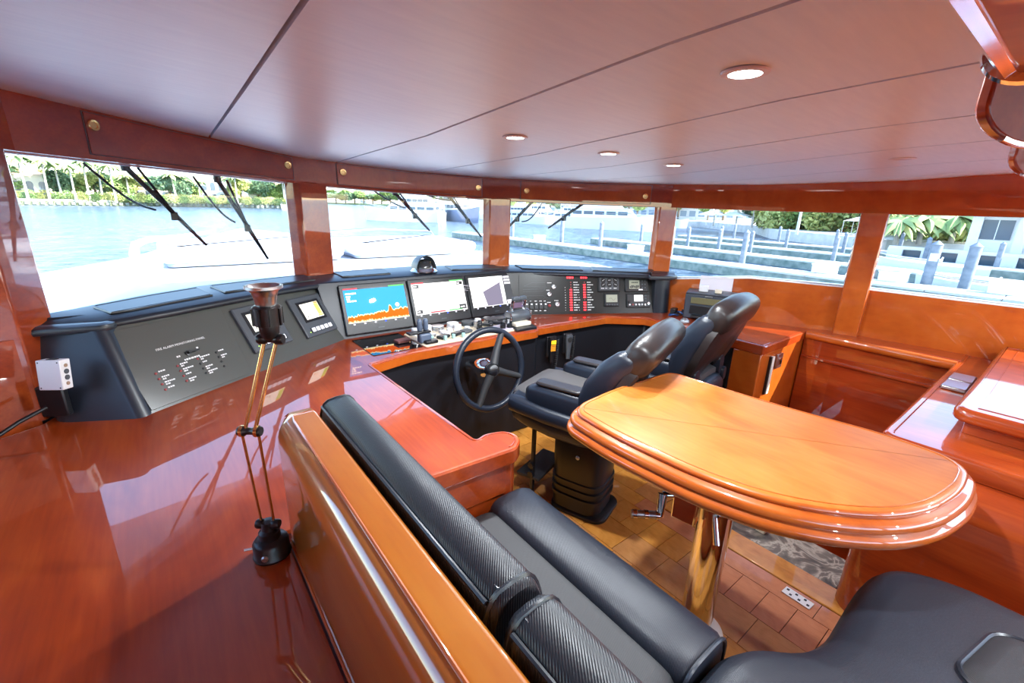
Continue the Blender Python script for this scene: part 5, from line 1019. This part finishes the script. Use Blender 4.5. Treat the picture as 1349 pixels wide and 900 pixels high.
# far middle: low waterfront and pale towers
for i, (az, D, w_, h, fl, cl_, lab) in enumerate([(18.2, 640, 40, 14, 4, 10, 'low pale block at the left of the distant waterfront'), (20.0, 700, 22, 42, 10, 6, 'slim pale tower on the distant waterfront'), (22.6, 690, 46, 38, 9, 12, 'broad pale tower on the distant waterfront'), (25.6, 640, 60, 20, 5, 14, 'long low block behind the stern-on yacht'), (28.6, 560, 44, 36, 8, 11, 'broad pale tower above the moored yachts'), (33.2, 520, 30, 44, 11, 8, 'tower beside the second windshield pillar'), (31.0, 600, 40, 24, 6, 10, 'mid height block between the distant towers')]):
    building(az, D, w_, 18, h, fl, cl_, lab, STUCW if i % 2 else STUC, WINB)
for i in range(16): plant(trees, (0, 2)[i % 2], pos(16.4 + i*1.0, 600 - 6*i), 15, 'distant tree on the far waterfront', 'distant waterfront trees', z=-1.8, wide=1.5)
# starboard: condominium blocks, trees, tents
for i, (az, D, w_, h, fl, cl_, lab) in enumerate([(38.5, 210, 26, 17, 5, 8, 'white balconied block left of the starboard windshield'), (44.2, 205, 32, 19, 6, 10, 'wide white balconied block in the starboard windshield'), (49.6, 200, 22, 23, 7, 7, 'tall white block behind the long motor yacht'), (54.6, 190, 26, 20, 6, 9, 'white block left of the starboard pillar'), (60.6, 175, 30, 18, 5, 10, 'white block at the left of the side window'), (65.6, 185, 24, 24, 7, 8, 'tall pale block behind the side window trees'), (71.5, 210, 40, 22, 6, 12, 'long pale block behind the dark trees')]):
    building(az, D, w_, 16, h, fl, cl_, lab, STUCW, WINB, z=-1.5)
for i, az in enumerate([37.4, 40.8, 42.6, 46.6, 47.8, 52.0, 53.0, 57.6, 59.3, 60.8, 62.4]): plant(trees, i % 3, pos(az, 165 + (i % 3)*6), 8.5 + i % 3, 'leafy tree before the white blocks of the starboard shore', 'trees before the white blocks', z=-1.5)
for i, (x, y) in enumerate([(112, 47), (114, 42), (112, 37), (113, 33), (111, 29), (110, 25), (116, 50), (108, 21.5)]): plant(trees, (2, 0, 2, 1)[i % 4], (x, y), 10.5 + (i*3 % 4)*.7, 'dense tree behind the marina in the side window', 'dense trees in the side window', z=-1.5, wide=1.25)
for i, (x, y) in enumerate([(104, 44), (106, 36.5), (105, 33), (107, 30.5), (106, 28), (105, 25.5), (107, 23), (106, 40)]): plant(hedge, i % 2, (x, y), 6.5 + (i % 3)*.5, 'leafy bush under the trees of the marina shore', 'bushes under the marina trees', z=-1.6, wide=1.0, base=2.6)
for i, az in enumerate([61.5, 63.8, 65.4]): palm(az, 112, 5.2, 'palm behind the marina in the left half of the side window', 'palms in the side window', z=-1.5, wide=1.4)
for i, (x, y) in enumerate([(78, 18.2), (80, 14.6), (82, 11.8), (77, 16.4), (84, 9.4)]): lowpalm((x, y), 1 + i % 3*.12, 'palm with wide fronds in the aftmost window', 'palms in the aftmost window', z=-1.5)
for i, (x, y) in enumerate([(95, 9.5), (93, 12.6), (97, 18), (90, 15.5)]): plant(hedge, 0, (x, y), 5.5, 'yellow green bush left of the white building', 'yellow bushes in the aftmost window', z=-1.5, wide=1.3, base=2.6)
for i, (x, y) in enumerate([(92, 24), (100, 55), (101, 50)]):
    t = thing('white_tent', ['white peaked tent at the right of the side window', 'white peaked tent far left on the marina shore', 'second white peaked tent on the marina shore'][i], 'tent', (x, y, -1.5), world=False)
    MB().loft([[V((-2.5, -2.5, 2.2)), V((2.5, -2.5, 2.2)), V((2.5, 2.5, 2.2)), V((-2.5, 2.5, 2.2))], [V((-.6, -.6, 3.0)), V((.6, -.6, 3.0)), V((.6, .6, 3.0)), V((-.6, .6, 3.0))], [V((-.05, -.05, 3.9)), V((.05, -.05, 3.9)), V((.05, .05, 3.9)), V((-.05, .05, 3.9))]]).build('canopy', STUCW, t, smooth=0)
    for sx in (-2.4, 2.4):
        for sy in (-2.4, 2.4): MB().cyl((sx, sy, -.2), (sx, sy, 2.2), .06, None, 6).build('pole', STEEL, t)
# white marina office in the aftmost window
mo = thing('marina_office', 'white flat roofed marina building with dark glazing in the aftmost window', 'building', (66, 6, -1.5))
X0 = 66.0
MB().prism([V((X0+.6, -14, -1.5)), V((X0+.6, 8.0, -1.5)), V((X0+9, 8.0, -1.5)), V((X0+9, -14, -1.5))], (0, 0, 4.2)).build('walls', STUCW, mo, smooth=0)
MB().prism([V((X0-.9, -14, 2.05)), V((X0-.9, 9.0, 2.05)), V((X0+10, 9.0, 2.05)), V((X0+10, -14, 2.05))], (0, 0, 2.2)).build('roof_slab', STUCW, mo, smooth=0)
for y0, y1, z0, z1 in ((5.4, 7.6, -.3, 1.6), (2.9, 4.0, -1.4, 1.5), (-.4, 1.9, .2, 1.6), (-5.5, -2.2, -.3, 1.7)):
    f = MB().box((X0+.56, (y0+y1)/2, (z0+z1)/2), (.14, y1-y0, z1-z0)).build('window', WIN, mo, smooth=0); n_ = max(1, int((y1-y0)/.8))
    for k in range(1, n_): MB().box((X0+.47, y0 + (y1-y0)*k/n_, (z0+z1)/2), (.06, .07, z1-z0)).build('mullion', STUCW, f, smooth=0)
for y in (8.0, 4.7, -1.2): MB().box((X0+.35, y, .3), (.5, .8, 3.6)).build('pier', STUCW, mo, smooth=0)
fn = thing('dock_railing', 'white dock edge wall with dark openings before the marina building', 'railing', (63.5, 6, SEA_Z)); 
MB().box((63.7, 2, -1.55), (.3, 24, .3)).build('top_beam', STUCW, fn); b = MB()
for k in range(9): MB().box((63.7, -9.4 + 2.85*k, -2.5), (.4, 1.3, 1.75)).build('pier', STUCW, fn, smooth=0)
MB().box((64.4, 2, -2.6), (.3, 24, 1.6)).build('dark_back', WIN, fn, smooth=0)
lp = thing('lamp_mast', 'slim pale mast rising from the marina in the side window', 'mast', (80, 28, -2), world=False); lp.location = (84, 31, -1.5)
MB().tube([(0, 0, -.2), (0, 0, 9)], [.25, .16], 8).build('post', STUCW, lp); MB().box((0, .4, 9), (.3, 1.2, .15)).build('arm', STUCW, lp)
ORD = 'first second third fourth fifth sixth seventh eighth ninth tenth eleventh twelfth thirteenth fourteenth fifteenth sixteenth seventeenth eighteenth nineteenth twentieth twenty-first twenty-second'.split()
byg = {}
for o in col.objects:
    if o.parent is None and o.get('group') and o.get('label'): byg.setdefault((o['group'], o['label']), []).append(o)
for (g_, lb), os_ in byg.items():
    if 1 < len(os_) <= 22:
        os_.sort(key=lambda o: math.atan2(o.location.x, o.location.y))
        for k, o in enumerate(os_): o['label'] = ORD[k] + ' from the left, ' + lb
